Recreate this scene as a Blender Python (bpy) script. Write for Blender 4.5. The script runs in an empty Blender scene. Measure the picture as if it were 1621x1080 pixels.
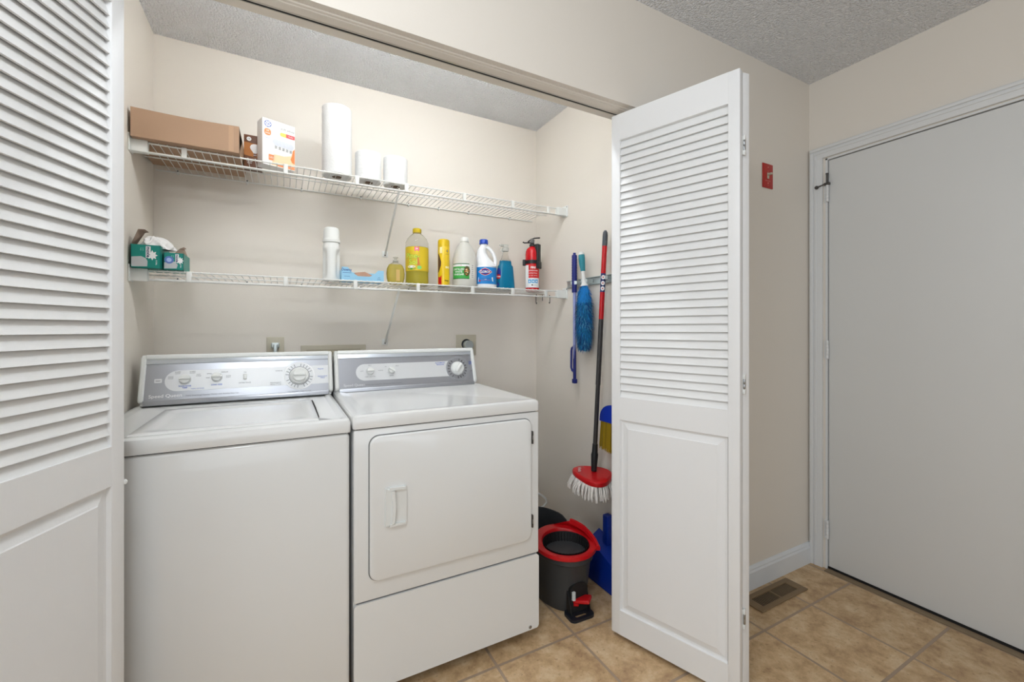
import bpy, math, random
from mathutils import Vector, Matrix
random.seed(7)
C = bpy.context.scene.collection
sc = bpy.context.scene
PI = math.pi
R = math.radians

# ------------------------------------------------------------------ camera
cam_d = bpy.data.cameras.new('camera')
cam = bpy.data.objects.new('camera', cam_d); C.objects.link(cam)
cam.location = (0, 0, 1.188)
cam.rotation_euler = (R(90), 0, R(-28.17))
cam_d.sensor_width = 36.0
cam_d.lens = 677.0 / 1621.0 * 36.0
cam_d.shift_y = -(540 - 521) / 1621.0
cam_d.clip_start = 0.02
sc.camera = cam

# ------------------------------------------------------------------ world, lights, exposure
w = bpy.data.worlds.new('world'); sc.world = w; w.use_nodes = True
w.node_tree.nodes['Background'].inputs['Color'].default_value = (0.80, 0.90, 1.0, 1)
w.node_tree.nodes['Background'].inputs['Strength'].default_value = 0.3

def area(name, loc, rot, sx, sy, power, col):
    l = bpy.data.lights.new(name, 'AREA'); l.shape = 'RECTANGLE'; l.size = sx; l.size_y = sy
    l.energy = power; l.color = col
    o = bpy.data.objects.new(name, l); C.objects.link(o); o.location = loc; o.rotation_euler = rot
    return o
def bulb_light(name, loc, power, col, r=0.1):
    l = bpy.data.lights.new(name, 'POINT'); l.shadow_soft_size = r; l.energy = power; l.color = col
    o = bpy.data.objects.new(name, l); C.objects.link(o); o.location = loc
bulb_light('added_lamp_light', (-0.20, 0.22, 2.22), 18, (0.91, 0.96, 1.0), 0.11)  # unseen hallway lamp, added to light the lintel and hall
area('added_back_fill', (-0.2, -2.45, 1.45), (R(90), 0, 0), 1.9, 1.5, 14, (0.86, 0.935, 1.0))  # fill light from behind the camera, at the added back window
area('added_side_fill', (-1.72, -0.75, 1.5), (0, R(-90), 0), 1.3, 1.1, 14, (0.86, 0.935, 1.0))  # fill light from the left, at the added side window

TUBE = 29.0        # glow of the closet's fluorescent tube
sc.view_settings.view_transform = 'Standard'
sc.view_settings.look = 'None'
sc.view_settings.gamma = 1.0
sc.view_settings.use_curve_mapping = False
sc.view_settings.exposure = 0.38

# ------------------------------------------------------------------ materials
def srgb(c):
    return tuple(((v / 255.0) / 12.92 if v / 255.0 <= 0.04045 else ((v / 255.0 + 0.055) / 1.055) ** 2.4) for v in c) + (1.0,)
MATS = {}
def mat(name, col, rough=0.5, metal=0.0, trans=0.0, ior=1.45, bump=0.0, bscale=100.0, var=0.0, vscale=6.0, coat=0.0, spec=0.5, emit=0.0, stretch=(1, 1, 1)):
    if name in MATS: return MATS[name]
    m = bpy.data.materials.new(name); m.use_nodes = True
    nt = m.node_tree; b = nt.nodes['Principled BSDF']
    b.inputs['Base Color'].default_value = srgb(col)
    b.inputs['Roughness'].default_value = rough
    b.inputs['Metallic'].default_value = metal
    b.inputs['Transmission Weight'].default_value = trans
    b.inputs['IOR'].default_value = ior
    b.inputs['Coat Weight'].default_value = coat
    b.inputs['Specular IOR Level'].default_value = spec
    if emit:
        b.inputs['Emission Color'].default_value = srgb(col); b.inputs['Emission Strength'].default_value = emit
    if bump or var:
        tc = nt.nodes.new('ShaderNodeTexCoord'); mp = nt.nodes.new('ShaderNodeMapping')
        mp.inputs['Scale'].default_value = stretch
        nt.links.new(tc.outputs['Object'], mp.inputs['Vector'])
    if bump:
        n = nt.nodes.new('ShaderNodeTexNoise'); n.inputs['Scale'].default_value = bscale; n.inputs['Detail'].default_value = 3
        bm = nt.nodes.new('ShaderNodeBump'); bm.inputs['Strength'].default_value = bump; bm.inputs['Distance'].default_value = 0.004
        nt.links.new(mp.outputs['Vector'], n.inputs['Vector']); nt.links.new(n.outputs['Fac'], bm.inputs['Height']); nt.links.new(bm.outputs['Normal'], b.inputs['Normal'])
    if var:
        n = nt.nodes.new('ShaderNodeTexNoise'); n.inputs['Scale'].default_value = vscale; n.inputs['Detail'].default_value = 4
        mx = nt.nodes.new('ShaderNodeMix'); mx.data_type = 'RGBA'
        c = srgb(col)
        mx.inputs[6].default_value = tuple(max(0, v * (1 - var)) for v in c[:3]) + (1,)
        mx.inputs[7].default_value = tuple(min(1, v * (1 + var)) for v in c[:3]) + (1,)
        nt.links.new(mp.outputs['Vector'], n.inputs['Vector']); nt.links.new(n.outputs['Fac'], mx.inputs[0]); nt.links.new(mx.outputs[2], b.inputs['Base Color'])
    MATS[name] = m
    return m

M_wall = mat('wall_paint', (231, 224, 214), 0.42, bump=0.04, bscale=180, spec=0.35)
M_wall2 = mat('wall_paint_side', (231, 224, 214), 0.5, bump=0.04, bscale=180, spec=0.3)
M_base = mat('baseboard_paint', (226, 229, 232), 0.4, var=0.05, vscale=9)
M_casing = mat('casing_paint', (225, 226, 226), 0.35, var=0.02, vscale=5)
M_slab = mat('door_slab_paint', (222, 222, 220), 0.4, bump=0.05, bscale=14, var=0.02, vscale=2.5)
M_bifold = mat('bifold_paint', (236, 236, 236), 0.38, bump=0.08, bscale=40, stretch=(8, 8, 1))
M_louver = mat('louver_paint', (236, 236, 235), 0.42, bump=0.1, bscale=120)
M_white = mat('appliance_enamel', (233, 233, 231), 0.16, coat=0.3, bump=0.01, bscale=8)
M_whitep = mat('white_plastic', (232, 233, 230), 0.3)
M_wire = mat('white_wire_coating', (230, 230, 226), 0.35)
M_dark = mat('dark_gap', (25, 25, 25), 0.7)  # near-black stand-in for shade inside gaps, slots and openings
M_black = mat('black_plastic', (28, 30, 33), 0.4)
M_bucket = mat('charcoal_plastic', (62, 64, 66), 0.42, bump=0.02, bscale=300)
M_red = mat('red_plastic', (200, 18, 26), 0.3)
M_redplate = mat('red_plate_paint', (178, 32, 22), 0.35)
M_steel = mat('steel', (170, 172, 174), 0.3, metal=1.0)
M_dsteel = mat('dark_steel', (90, 88, 86), 0.4, metal=0.8)
M_galv = mat('galvanised_steel', (196, 204, 204), 0.35, metal=0.7)
M_ivory = mat('almond_plastic', (196, 189, 170), 0.4)
M_cardboard = mat('cardboard', (172, 141, 116), 0.8, var=0.06, vscale=5, bump=0.05, bscale=60)
M_cardin = mat('cardboard_inside', (150, 130, 115), 0.85)
M_paper = mat('tissue_paper', (228, 228, 227), 0.9, bump=0.35, bscale=140)
M_register = mat('bronze_register', (134, 112, 84), 0.45, metal=0.2)
M_chrome_strip = mat('brushed_trim', (205, 210, 216), 0.25, metal=0.55)
M_console = mat('console_silver', (176, 178, 184), 0.33, metal=0.75)
M_console_lt = mat('console_light_field', (222, 223, 224), 0.4, metal=0.25)
M_grey_txt = mat('grey_print', (110, 112, 115), 0.6)
M_black_txt = mat('black_print', (25, 25, 28), 0.6)
M_blue_txt = mat('blue_print', (50, 92, 190), 0.5)
M_white_txt = mat('white_print', (240, 240, 240), 0.5)

def mat_ceiling():
    m = bpy.data.materials.new('popcorn_ceiling'); m.use_nodes = True; nt = m.node_tree; b = nt.nodes['Principled BSDF']
    b.inputs['Base Color'].default_value = srgb((240, 242, 246)); b.inputs['Roughness'].default_value = 0.9
    tc = nt.nodes.new('ShaderNodeTexCoord')
    n1 = nt.nodes.new('ShaderNodeTexNoise'); n1.inputs['Scale'].default_value = 75; n1.inputs['Detail'].default_value = 2; n1.inputs['Roughness'].default_value = 0.6
    v = nt.nodes.new('ShaderNodeTexVoronoi'); v.inputs['Scale'].default_value = 130
    ad = nt.nodes.new('ShaderNodeMath'); ad.operation = 'SUBTRACT'
    bp = nt.nodes.new('ShaderNodeBump'); bp.inputs['Strength'].default_value = 0.9; bp.inputs['Distance'].default_value = 0.009
    nt.links.new(tc.outputs['Object'], n1.inputs['Vector']); nt.links.new(tc.outputs['Object'], v.inputs['Vector'])
    nt.links.new(n1.outputs['Fac'], ad.inputs[0]); nt.links.new(v.outputs['Distance'], ad.inputs[1])
    nt.links.new(ad.outputs[0], bp.inputs['Height']); nt.links.new(bp.outputs['Normal'], b.inputs['Normal'])
    return m
M_ceiling = mat_ceiling()

def mat_tile():
    m = bpy.data.materials.new('ceramic_floor_tile'); m.use_nodes = True; nt = m.node_tree; b = nt.nodes['Principled BSDF']
    tc = nt.nodes.new('ShaderNodeTexCoord'); mp = nt.nodes.new('ShaderNodeMapping')
    mp.inputs['Location'].default_value = (-1.0 + 0.335 * 20, -1.0155 + 0.337 * 20, 0)
    br = nt.nodes.new('ShaderNodeTexBrick'); br.offset = 0; br.squash = 1
    br.inputs['Scale'].default_value = 1; br.inputs['Brick Width'].default_value = 0.335; br.inputs['Row Height'].default_value = 0.337
    br.inputs['Mortar Size'].default_value = 0.0052; br.inputs['Mortar Smooth'].default_value = 0.15
    br.inputs['Color1'].default_value = (0.9, 0.9, 0.9, 1); br.inputs['Color2'].default_value = (1.05, 1.05, 1.05, 1)
    nt.links.new(tc.outputs['Object'], mp.inputs['Vector']); nt.links.new(mp.outputs['Vector'], br.inputs['Vector'])
    n = nt.nodes.new('ShaderNodeTexNoise'); n.inputs['Scale'].default_value = 11; n.inputs['Detail'].default_value = 10; n.inputs['Roughness'].default_value = 0.70; n.inputs['Distortion'].default_value = 0.15
    cr = nt.nodes.new('ShaderNodeValToRGB')
    cr.color_ramp.elements[0].position = 0.3; cr.color_ramp.elements[0].color = srgb((160, 126, 92))
    cr.color_ramp.elements[1].position = 0.66; cr.color_ramp.elements[1].color = srgb((226, 202, 166))
    e = cr.color_ramp.elements.new(0.5); e.color = srgb((205, 172, 130))
    nt.links.new(tc.outputs['Object'], n.inputs['Vector']); nt.links.new(n.outputs['Fac'], cr.inputs['Fac'])
    n2 = nt.nodes.new('ShaderNodeTexNoise'); n2.inputs['Scale'].default_value = 70; n2.inputs['Detail'].default_value = 3
    c2 = nt.nodes.new('ShaderNodeValToRGB')
    c2.color_ramp.elements[0].position = 0.30; c2.color_ramp.elements[0].color = (0.55, 0.48, 0.42, 1)
    c2.color_ramp.elements[1].position = 0.40; c2.color_ramp.elements[1].color = (1, 1, 1, 1)
    nt.links.new(tc.outputs['Object'], n2.inputs['Vector']); nt.links.new(n2.outputs['Fac'], c2.inputs['Fac'])
    mu = nt.nodes.new('ShaderNodeMix'); mu.data_type = 'RGBA'; mu.blend_type = 'MULTIPLY'; mu.inputs[0].default_value = 0.55
    nt.links.new(cr.outputs['Color'], mu.inputs[6]); nt.links.new(c2.outputs['Color'], mu.inputs[7])
    mu2 = nt.nodes.new('ShaderNodeMix'); mu2.data_type = 'RGBA'; mu2.blend_type = 'MULTIPLY'; mu2.inputs[0].default_value = 1
    nt.links.new(mu.outputs[2], mu2.inputs[6]); nt.links.new(br.outputs['Color'], mu2.inputs[7])
    mx = nt.nodes.new('ShaderNodeMix'); mx.data_type = 'RGBA'; mx.inputs[7].default_value = srgb((168, 146, 124))
    nt.links.new(br.outputs['Fac'], mx.inputs[0]); nt.links.new(mu2.outputs[2], mx.inputs[6])
    nt.links.new(mx.outputs[2], b.inputs['Base Color'])
    b.inputs['Roughness'].default_value = 0.45
    inv = nt.nodes.new('ShaderNodeMath'); inv.operation = 'SUBTRACT'; inv.inputs[0].default_value = 1
    bp = nt.nodes.new('ShaderNodeBump'); bp.inputs['Strength'].default_value = 0.5; bp.inputs['Distance'].default_value = 0.002
    nt.links.new(br.outputs['Fac'], inv.inputs[1]); nt.links.new(inv.outputs[0], bp.inputs['Height']); nt.links.new(bp.outputs['Normal'], b.inputs['Normal'])
    return m
M_tile = mat_tile()

# ------------------------------------------------------------------ mesh builder
class MB:
    def __init__(s): s.v = []; s.f = []; s.m = []; s.sm = []; s.mats = []
    def mi(s, m):
        if m not in s.mats: s.mats.append(m)
        return s.mats.index(m)
    def add(s, vs, fs, m, smooth=False):
        o = len(s.v); s.v += [Vector(p) for p in vs]; k = s.mi(m)
        for f in fs: s.f.append([i + o for i in f]); s.m.append(k); s.sm.append(smooth)
        return s
    def box(s, x0, x1, y0, y1, z0, z1, m, bev=0.0, T=None):
        x0, x1 = min(x0, x1), max(x0, x1); y0, y1 = min(y0, y1), max(y0, y1); z0, z1 = min(z0, z1), max(z0, z1)
        b = min(bev, (x1 - x0) * .45, (y1 - y0) * .45, (z1 - z0) * .45)
        if b <= 0:
            vs = [(x, y, z) for x in (x0, x1) for y in (y0, y1) for z in (z0, z1)]
            fs = [(0, 1, 3, 2), (4, 6, 7, 5), (0, 4, 5, 1), (2, 3, 7, 6), (0, 2, 6, 4), (1, 5, 7, 3)]
            if T: vs = [T @ Vector(p) for p in vs]
            return s.add(vs, fs, m)
        # bevelled box: superellipse-like rounded cuboid from a subdivided sphere grid
        n = 3
        ang = [i * PI / 2 / n for i in range(n + 1)]
        prof = []
        for q in range(4):
            cx_ = (x1 - b, x0 + b, x0 + b, x1 - b)[q]; cy_ = (y1 - b, y1 - b, y0 + b, y0 + b)[q]
            for a in ang: prof.append((cx_, cy_, q * PI / 2 + a))
        rings = []
        for a in ang: rings.append((z0 + b - b * math.cos(a), b * math.sin(a)))
        rings2 = [(z1 - b + b * math.sin(a), b * math.cos(a)) for a in ang]
        allr = rings + rings2
        vs = []
        for z, r in allr:
            for (px, py, t) in prof: vs.append((px + r * math.cos(t), py + r * math.sin(t), z))
        N = len(prof); fs = []
        for i in range(len(allr) - 1):
            for j in range(N):
                fs.append((i * N + j, i * N + (j + 1) % N, (i + 1) * N + (j + 1) % N, (i + 1) * N + j))
        fs.append(tuple(range(N - 1, -1, -1))); fs.append(tuple((len(allr) - 1) * N + j for j in range(N)))
        if T: vs = [T @ Vector(p) for p in vs]
        return s.add(vs, fs, m, True)
    def lathe(s, prof, m, n=28, c=(0, 0, 0), ax=1.0, ay=1.0, caps=True, T=None, expo=2.0, ridges=0, ramp=0):
        vs = []; fs = []
        for r, z in prof:
            for j in range(n):
                t = 2 * PI * j / n; ct, st = math.cos(t), math.sin(t)
                k = 1.0 if expo == 2.0 else 1 / ((abs(ct) ** expo + abs(st) ** expo) ** (1 / expo))
                if ridges: k *= 1 + ramp * math.cos(ridges * t)
                vs.append((c[0] + r * k * ct * ax, c[1] + r * k * st * ay, c[2] + z))
        L = len(prof)
        for i in range(L - 1):
            for j in range(n): fs.append((i * n + j, i * n + (j + 1) % n, (i + 1) * n + (j + 1) % n, (i + 1) * n + j))
        if caps:
            if prof[0][0] > 1e-6: fs.append(tuple(range(n - 1, -1, -1)))
            if prof[-1][0] > 1e-6: fs.append(tuple((L - 1) * n + j for j in range(n)))
        if T: vs = [T @ Vector(p) for p in vs]
        return s.add(vs, fs, m, True)
    def tube(s, pts, r, m, n=8, caps=True):
        pts = [Vector(p) for p in pts]; rs = r if isinstance(r, (list, tuple)) else [r] * len(pts)
        vs = []; fs = []; up = None
        for i, p in enumerate(pts):
            d = (pts[min(i + 1, len(pts) - 1)] - pts[max(i - 1, 0)]).normalized()
            if up is None: up = Vector((0, 0, 1)) if abs(d.z) < .9 else Vector((1, 0, 0))
            a = d.cross(up).normalized(); b_ = a.cross(d).normalized(); up = b_
            for j in range(n):
                t = 2 * PI * j / n; vs.append(p + (a * math.cos(t) + b_ * math.sin(t)) * rs[i])
        for i in range(len(pts) - 1):
            for j in range(n): fs.append((i * n + j, i * n + (j + 1) % n, (i + 1) * n + (j + 1) % n, (i + 1) * n + j))
        if caps: fs.append(tuple(range(n - 1, -1, -1))); fs.append(tuple((len(pts) - 1) * n + j for j in range(n)))
        return s.add(vs, fs, m, True)
    def prism(s, outline, h0, h1, m, T=None, smooth=False):
        """outline in local xy, extruded local z from h0 to h1, then T"""
        n = len(outline)
        vs = [(x, y, h0) for x, y in outline] + [(x, y, h1) for x, y in outline]
        fs = [tuple(range(n - 1, -1, -1)), tuple(range(n, 2 * n))] + [(j, (j + 1) % n, n + (j + 1) % n, n + j) for j in range(n)]
        if T: vs = [T @ Vector(p) for p in vs]
        return s.add(vs, fs, m, smooth)
    def grid(s, fn, nu, nv, m, smooth=True, closed=False):
        vs = [fn(i / nu, j / nv) for i in range(nu + 1) for j in range(nv + 1)]
        fs = [(i * (nv + 1) + j, (i + 1) * (nv + 1) + j, (i + 1) * (nv + 1) + j + 1, i * (nv + 1) + j + 1) for i in range(nu) for j in range(nv)]
        return s.add(vs, fs, m, smooth)
    def build(s, name, parent=None, **props):
        me = bpy.data.meshes.new(name); me.from_pydata([tuple(p) for p in s.v], [], s.f)
        for m in s.mats: me.materials.append(m)
        for p, k, q in zip(me.polygons, s.m, s.sm): p.material_index = k; p.use_smooth = q
        me.validate(); me.update()
        if any(s.sm):
            try: me.set_sharp_from_angle(angle=R(38))
            except Exception: pass
        o = bpy.data.objects.new(name, me); C.objects.link(o)
        if parent: o.parent = parent
        for k, v in props.items(): o[k] = v
        return o

def thing(name, label, cat, loc=(0, 0, 0), rz=0, group=None, kind=None):
    o = bpy.data.objects.new(name, None); o.empty_display_size = 0.05; C.objects.link(o)
    o.location = loc; o.rotation_euler = (0, 0, rz); o['label'] = label; o['category'] = cat
    if group: o['group'] = group
    if kind: o['kind'] = kind
    return o
def tag(o, label, cat, group=None, kind=None):
    o['label'] = label; o['category'] = cat
    if group: o['group'] = group
    if kind: o['kind'] = kind
    return o
def frame(o, x, y, z=None):
    """matrix with origin o, x dir, y dir (z = x cross y)"""
    x = Vector(x).normalized(); y = Vector(y).normalized(); z = Vector(z) if z else x.cross(y)
    m = Matrix((x, y, z)).transposed().to_4x4(); m.translation = Vector(o); return m
def rrect(x0, x1, y0, y1, r, n=6):
    out = []
    for cx_, cy_, a0 in ((x1 - r, y1 - r, 0), (x0 + r, y1 - r, 90), (x0 + r, y0 + r, 180), (x1 - r, y0 + r, 270)):
        for i in range(n + 1):
            a = R(a0 + 90 * i / n); out.append((cx_ + r * math.cos(a), cy_ + r * math.sin(a)))
    return out
def disc(cx_, cy_, rx, ry=None, n=32):
    ry = ry or rx
    return [(cx_ + rx * math.cos(2 * PI * i / n), cy_ + ry * math.sin(2 * PI * i / n)) for i in range(n)]
_txt = {}
def text_geo(body, bold=0.0):
    key = (body, bold)
    if key in _txt: return _txt[key]
    cu = bpy.data.curves.new('t', 'FONT'); cu.body = body; cu.size = 1; cu.align_x = 'CENTER'; cu.align_y = 'CENTER'; cu.offset = bold; cu.resolution_u = 3
    o = bpy.data.objects.new('t', cu); C.objects.link(o)
    dg = bpy.context.evaluated_depsgraph_get(); dg.update()
    me = bpy.data.meshes.new_from_object(o.evaluated_get(dg))
    r = ([v.co.copy() for v in me.vertices], [tuple(p.vertices) for p in me.polygons])
    bpy.data.objects.remove(o); bpy.data.curves.remove(cu); bpy.data.meshes.remove(me)
    _txt[key] = r
    return r
def text(mb, body, size, m, T, sx=1.0, bold=0.0):
    vs, fs = text_geo(body, bold)
    mb.add([T @ Vector((v.x * size * sx, v.y * size, 0)) for v in vs], fs, m)
def cyl_text(mb, body, size, m, r, ang, z, sx=1.0, bold=0.0, ax=1.0, ay=1.0, off=0.0008, tilt=0.0):
    """text wrapped on a vertical cylinder centred on the local origin, facing angle ang"""
    vs, fs = text_geo(body, bold); out = []
    for v in vs:
        x = v.x * size * sx; y = v.y * size + x * tilt; t = ang + x / r
        out.append(((r + off) * math.cos(t) * ax, (r + off) * math.sin(t) * ay, z + y))
    mb.add(out, fs, m)
def cyl_patch(mb, r, a0, a1, z0, z1, m, off=0.0004, ax=1.0, ay=1.0, n=18, expo=2.0):
    vs = []
    for i in range(n + 1):
        t = a0 + (a1 - a0) * i / n; ct, st = math.cos(t), math.sin(t)
        k = 1.0 if expo == 2.0 else 1 / ((abs(ct) ** expo + abs(st) ** expo) ** (1 / expo))
        for z in (z0, z1): vs.append(((r + off) * k * ct * ax, (r + off) * k * st * ay, z))
    mb.add(vs, [(2 * i, 2 * i + 2, 2 * i + 3, 2 * i + 1) for i in range(n)], m, True)
def cyl_shape(mb, outline, r, ang, z, m, off=0.0008, ax=1.0, ay=1.0):
    vs = [((r + off) * math.cos(ang + x / r) * ax, (r + off) * math.sin(ang + x / r) * ay, z + y) for x, y in outline]
    cx_ = sum(p[0] for p in outline) / len(outline); cy_ = sum(p[1] for p in outline) / len(outline)
    vs.append(((r + off) * math.cos(ang + cx_ / r) * ax, (r + off) * math.sin(ang + cx_ / r) * ay, z + cy_))
    n = len(outline); mb.add(vs, [(i, (i + 1) % n, n) for i in range(n)], m)

# ================================================================== THE SETTING
XL, XR, YB = -0.483, 1.413, 2.315          # closet inside
YF, YF2 = 1.2125, 1.330                    # front wall faces
XD = 2.377                                 # entry door wall
H = 2.44
XW, YW = -1.80, -2.60                      # hallway behind the camera
LZ = 2.032                                 # head of the closet opening
def struct(name, mb, label, cat='wall'): return mb.build(name, label=label, category=cat, kind='structure')
struct('floor', MB().box(XW, XD + 0.12, YW, YB + 0.1, -0.05, 0.0, M_tile), 'tan mottled ceramic tile floor with grey grout', 'floor')
struct('ceiling', MB().box(XW, XD + 0.12, YW, YB + 0.1, H, H + 0.05, M_ceiling), 'white popcorn textured ceiling', 'ceiling')
struct('wall_closet_back', MB().box(XL - 0.1, XR + 0.1, YB, YB + 0.1, 0, H, M_wall), 'beige back wall of the laundry closet')
struct('wall_closet_left', MB().box(XL - 0.1, XL, YF2, YB, 0, H, M_wall2), 'beige left side wall of the laundry closet')
struct('wall_closet_right', MB().box(XR, XR + 0.1, YF2, YB, 0, H, M_wall2), 'beige right side wall of the laundry closet behind the mops')
m = MB()
m.box(XL, XR, YF, YF2, LZ, H, M_wall)
m.box(XR, XD, YF, YF2, 0, H, M_wall); m.box(XW, XL, YF, YF2, 0, H, M_wall)
struct('wall_front', m, 'beige wall around the closet opening with red switch plate')
m = MB()
DY0, DY1, DZ = 0.205, 1.125, 2.022
m.box(XD, XD + 0.12, DY1 + 0.012, YF2, 0, H, M_wall2); m.box(XD, XD + 0.12, YW, DY0 - 0.012, 0, H, M_wall2); m.box(XD, XD + 0.12, DY0 - 0.012, DY1 + 0.012, DZ + 0.012, H, M_wall2)
struct('wall_right', m, 'beige wall that holds the white entry door')
# hallway walls behind the camera, with unseen windows added to light the room
m = MB(); m.box(XW, -1.25, YW - 0.1, YW, 0, H, M_wall2); m.box(0.85, XD, YW - 0.1, YW, 0, H, M_wall2); m.box(-1.25, 0.85, YW - 0.1, YW, 0, 0.65, M_wall2); m.box(-1.25, 0.85, YW - 0.1, YW, 2.25, H, M_wall2)
struct('wall_back', m, 'beige hallway wall with an added unseen window behind the camera')
m = MB(); m.box(XW - 0.1, XW, YW, -1.35, 0, H, M_wall2); m.box(XW - 0.1, XW, -0.15, YF2, 0, H, M_wall2); m.box(XW - 0.1, XW, -1.35, -0.15, 0, 0.8, M_wall2); m.box(XW - 0.1, XW, -1.35, -0.15, 2.15, H, M_wall2)
struct('wall_left', m, 'beige hallway wall with an added unseen side window')
def win(name, x0, x1, y0, y1, z0, z1, label):  # frame for the added, unseen windows
    m = MB()
    if abs(x1 - x0) > abs(y1 - y0):
        for a, b in ((x0, x0 + .05), (x1 - .05, x1), ((x0 + x1) / 2 - .02, (x0 + x1) / 2 + .02)): m.box(a, b, y0, y1, z0, z1, M_casing, .004)
        for a, b in ((z0, z0 + .05), (z1 - .05, z1)): m.box(x0, x1, y0, y1, a, b, M_casing, .004)
    else:
        for a, b in ((y0, y0 + .05), (y1 - .05, y1)): m.box(x0, x1, a, b, z0, z1, M_casing, .004)
        for a, b in ((z0, z0 + .05), (z1 - .05, z1), ((z0 + z1) / 2 - .02, (z0 + z1) / 2 + .02)): m.box(x0, x1, y0, y1, a, b, M_casing, .004)
    struct(name, m, label, 'window')
win('added_window_1', -1.25, 0.85, YW - 0.07, YW - 0.02, 0.65, 2.25, 'wide white framed hallway window, unseen, added for fill light')
win('added_window_2', XW - 0.07, XW - 0.02, -1.35, -0.15, 0.8, 2.15, 'white framed side window, unseen, added for fill light')

# opening head: track and mouldings under the lintel
m = MB()
m.box(XL, XR, YF + 0.020, YF + 0.064, LZ - 0.0045, LZ + .001, M_wall2, .002)
m.box(XL, XR, YF + 0.030, YF + 0.058, LZ - 0.0065, LZ - 0.003, M_wall2, .0015)
struct('trim_1', m, 'beige stop moulding under the closet lintel', 'trim')
M_trackw = mat('track_paint', (205, 200, 190), 0.35, metal=0.3)
m = MB()
ty = 1.289
m.box(XL, XR, ty - 0.0105, ty - 0.0045, LZ - 0.003, LZ + .001, M_trackw, .001)
m.box(XL, XR, ty - 0.0045, ty + 0.0045, LZ - 0.0008, LZ + .001, M_dark)  # flush dark strip stands in for the shaded track slot
m.box(XL, XR, ty + 0.0045, ty + 0.0065, LZ - 0.002, LZ + .001, M_trackw)
struct('trim_2', m, 'metal sliding track of the bifold doors', 'trim')

# baseboards
def baseboard(name, x0, x1, y, label):
    m = MB(); T = frame((x0, y, 0), (0, -1, 0), (0, 0, 1), (1, 0, 0))
    prof = [(0, 0), (0.014, 0), (0.014, 0.078), (0.010, 0.086), (0.010, 0.092), (0.005, 0.101), (0, 0.103)]
    n = len(prof); vs = [(x0, y - a, b) for a, b in prof] + [(x1, y - a, b) for a, b in prof]
    m.add(vs, [tuple(range(n)), tuple(range(2 * n - 1, n - 1, -1))] + [(j, n + j, n + (j + 1) % n, (j + 1) % n) for j in range(n)], M_base)
    struct(name, m, label, 'baseboard')
baseboard('baseboard_front', XR, XD, YF, 'white scuffed baseboard under the beige wall')

# entry door with casing
def casing():
    m = MB()
    y1 = 1.206; w_ = 0.058; zt = DZ + 0.012 + w_ + .004
    def prof_v(ya, yb):       # vertical
        s_ = 1 if yb > ya else -1
        m.box(XD - 0.012, XD, ya, yb, 0, zt - w_ + .001, M_casing, .0012)
        m.box(XD - 0.017, XD - .011, yb - s_ * 0.018, yb - s_ * 0.003, 0, zt - .0185, M_casing, .0025)
        m.box(XD - 0.015, XD - .011, yb - s_ * 0.034, yb - s_ * 0.024, 0, zt - .0345, M_casing, .0015)
    prof_v(y1 - w_, y1); prof_v(DY0 - 0.012 + .004, DY0 - 0.012 - w_)
    m.box(XD - 0.012, XD, DY0 - 0.012 - w_, y1, zt - w_, zt, M_casing, .003)
    m.box(XD - 0.017, XD - .011, DY0 - 0.012 - w_ + .003, y1 - .003, zt - 0.018, zt - 0.003, M_casing, .0025)
    m.box(XD - 0.015, XD - .011, DY0 - 0.03, y1 - .024, zt - 0.034, zt - 0.024, M_casing, .0015)
    # jamb
    m.box(XD - .002, XD + 0.11, DY1 + 0.004, DY1 + 0.012, 0, DZ + .012, M_casing); m.box(XD - .002, XD + 0.11, DY0 - 0.012, DY0 - 0.004, 0, DZ + .012, M_casing)
    m.box(XD - .002, XD + 0.11, DY0 - 0.012, DY1 + .012, DZ + 0.004, DZ + 0.012, M_casing)
    return m
d3 = thing('door_3', 'plain white flush entry door with three painted hinges', 'door', (XD, DY1, 0), kind='structure')
def rel(o, mb):
    for i, p in enumerate(mb.v): mb.v[i] = p - o.location
    return mb
rel(d3, MB().box(XD + 0.004, XD + 0.044, DY0, DY1, 0.014, DZ, M_slab, .0015)).build('door_slab', d3)
rel(d3, MB().box(XD + 0.044, XD + 0.05, DY0 - .01, DY1 + .01, 0.0, DZ + .01, M_dark)).build('dark_gap_backing', d3)  # dark sheet behind the slab stands in for shade in its gaps
for hz in (1.862, 1.085, 0.195):
    m = MB()
    for k in range(5): m.lathe([(0.0062, -0.0088), (0.0068, -0.0080), (0.0068, 0.0080), (0.0062, 0.0088)], M_casing, 14, (XD - 0.005, DY1 + 0.003, hz - 0.036 + k * 0.018))
    m.box(XD - 0.003, XD - 0.0005, DY1 + .004, DY1 + 0.017, hz - 0.045, hz + 0.045, M_casing)
    rel(d3, m).build('hinge', d3)
m = MB()
m.tube([(XD - 0.007, DY1 + .003, 1.905), (XD - 0.007, DY1 + .003, 1.955)], 0.0045, M_dsteel, 10)
m.lathe([(0, 0), (.006, .0005), (.006, .005), (0, .006)], M_dsteel, 12, (XD - 0.007, DY1 + .003, 1.953))
m.box(XD - 0.013, XD - 0.001, DY1 - .010, DY1 + .016, 1.899, 1.912, M_dsteel, .003)
m.tube([(XD - 0.009, DY1 + .012, 1.906), (XD - 0.020, DY1 + .040, 1.897)], 0.0035, M_dsteel, 8)
m.lathe([(0, -.004), (.008, -.004), (.009, 0), (.008, .004), (0, .004)], M_dsteel, 14, T=frame((XD - 0.021, DY1 + .043, 1.896), (0, 0, 1), (0, 1, 0)))
rel(d3, m).build('hinge_pin_stop', d3, label='dark metal hinge pin door stop')
struct('trim_3', casing(), 'white moulded casing around the entry door', 'trim')
M_thresh = mat('threshold_bronze', (136, 118, 94), 0.5, metal=0.2)
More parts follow.
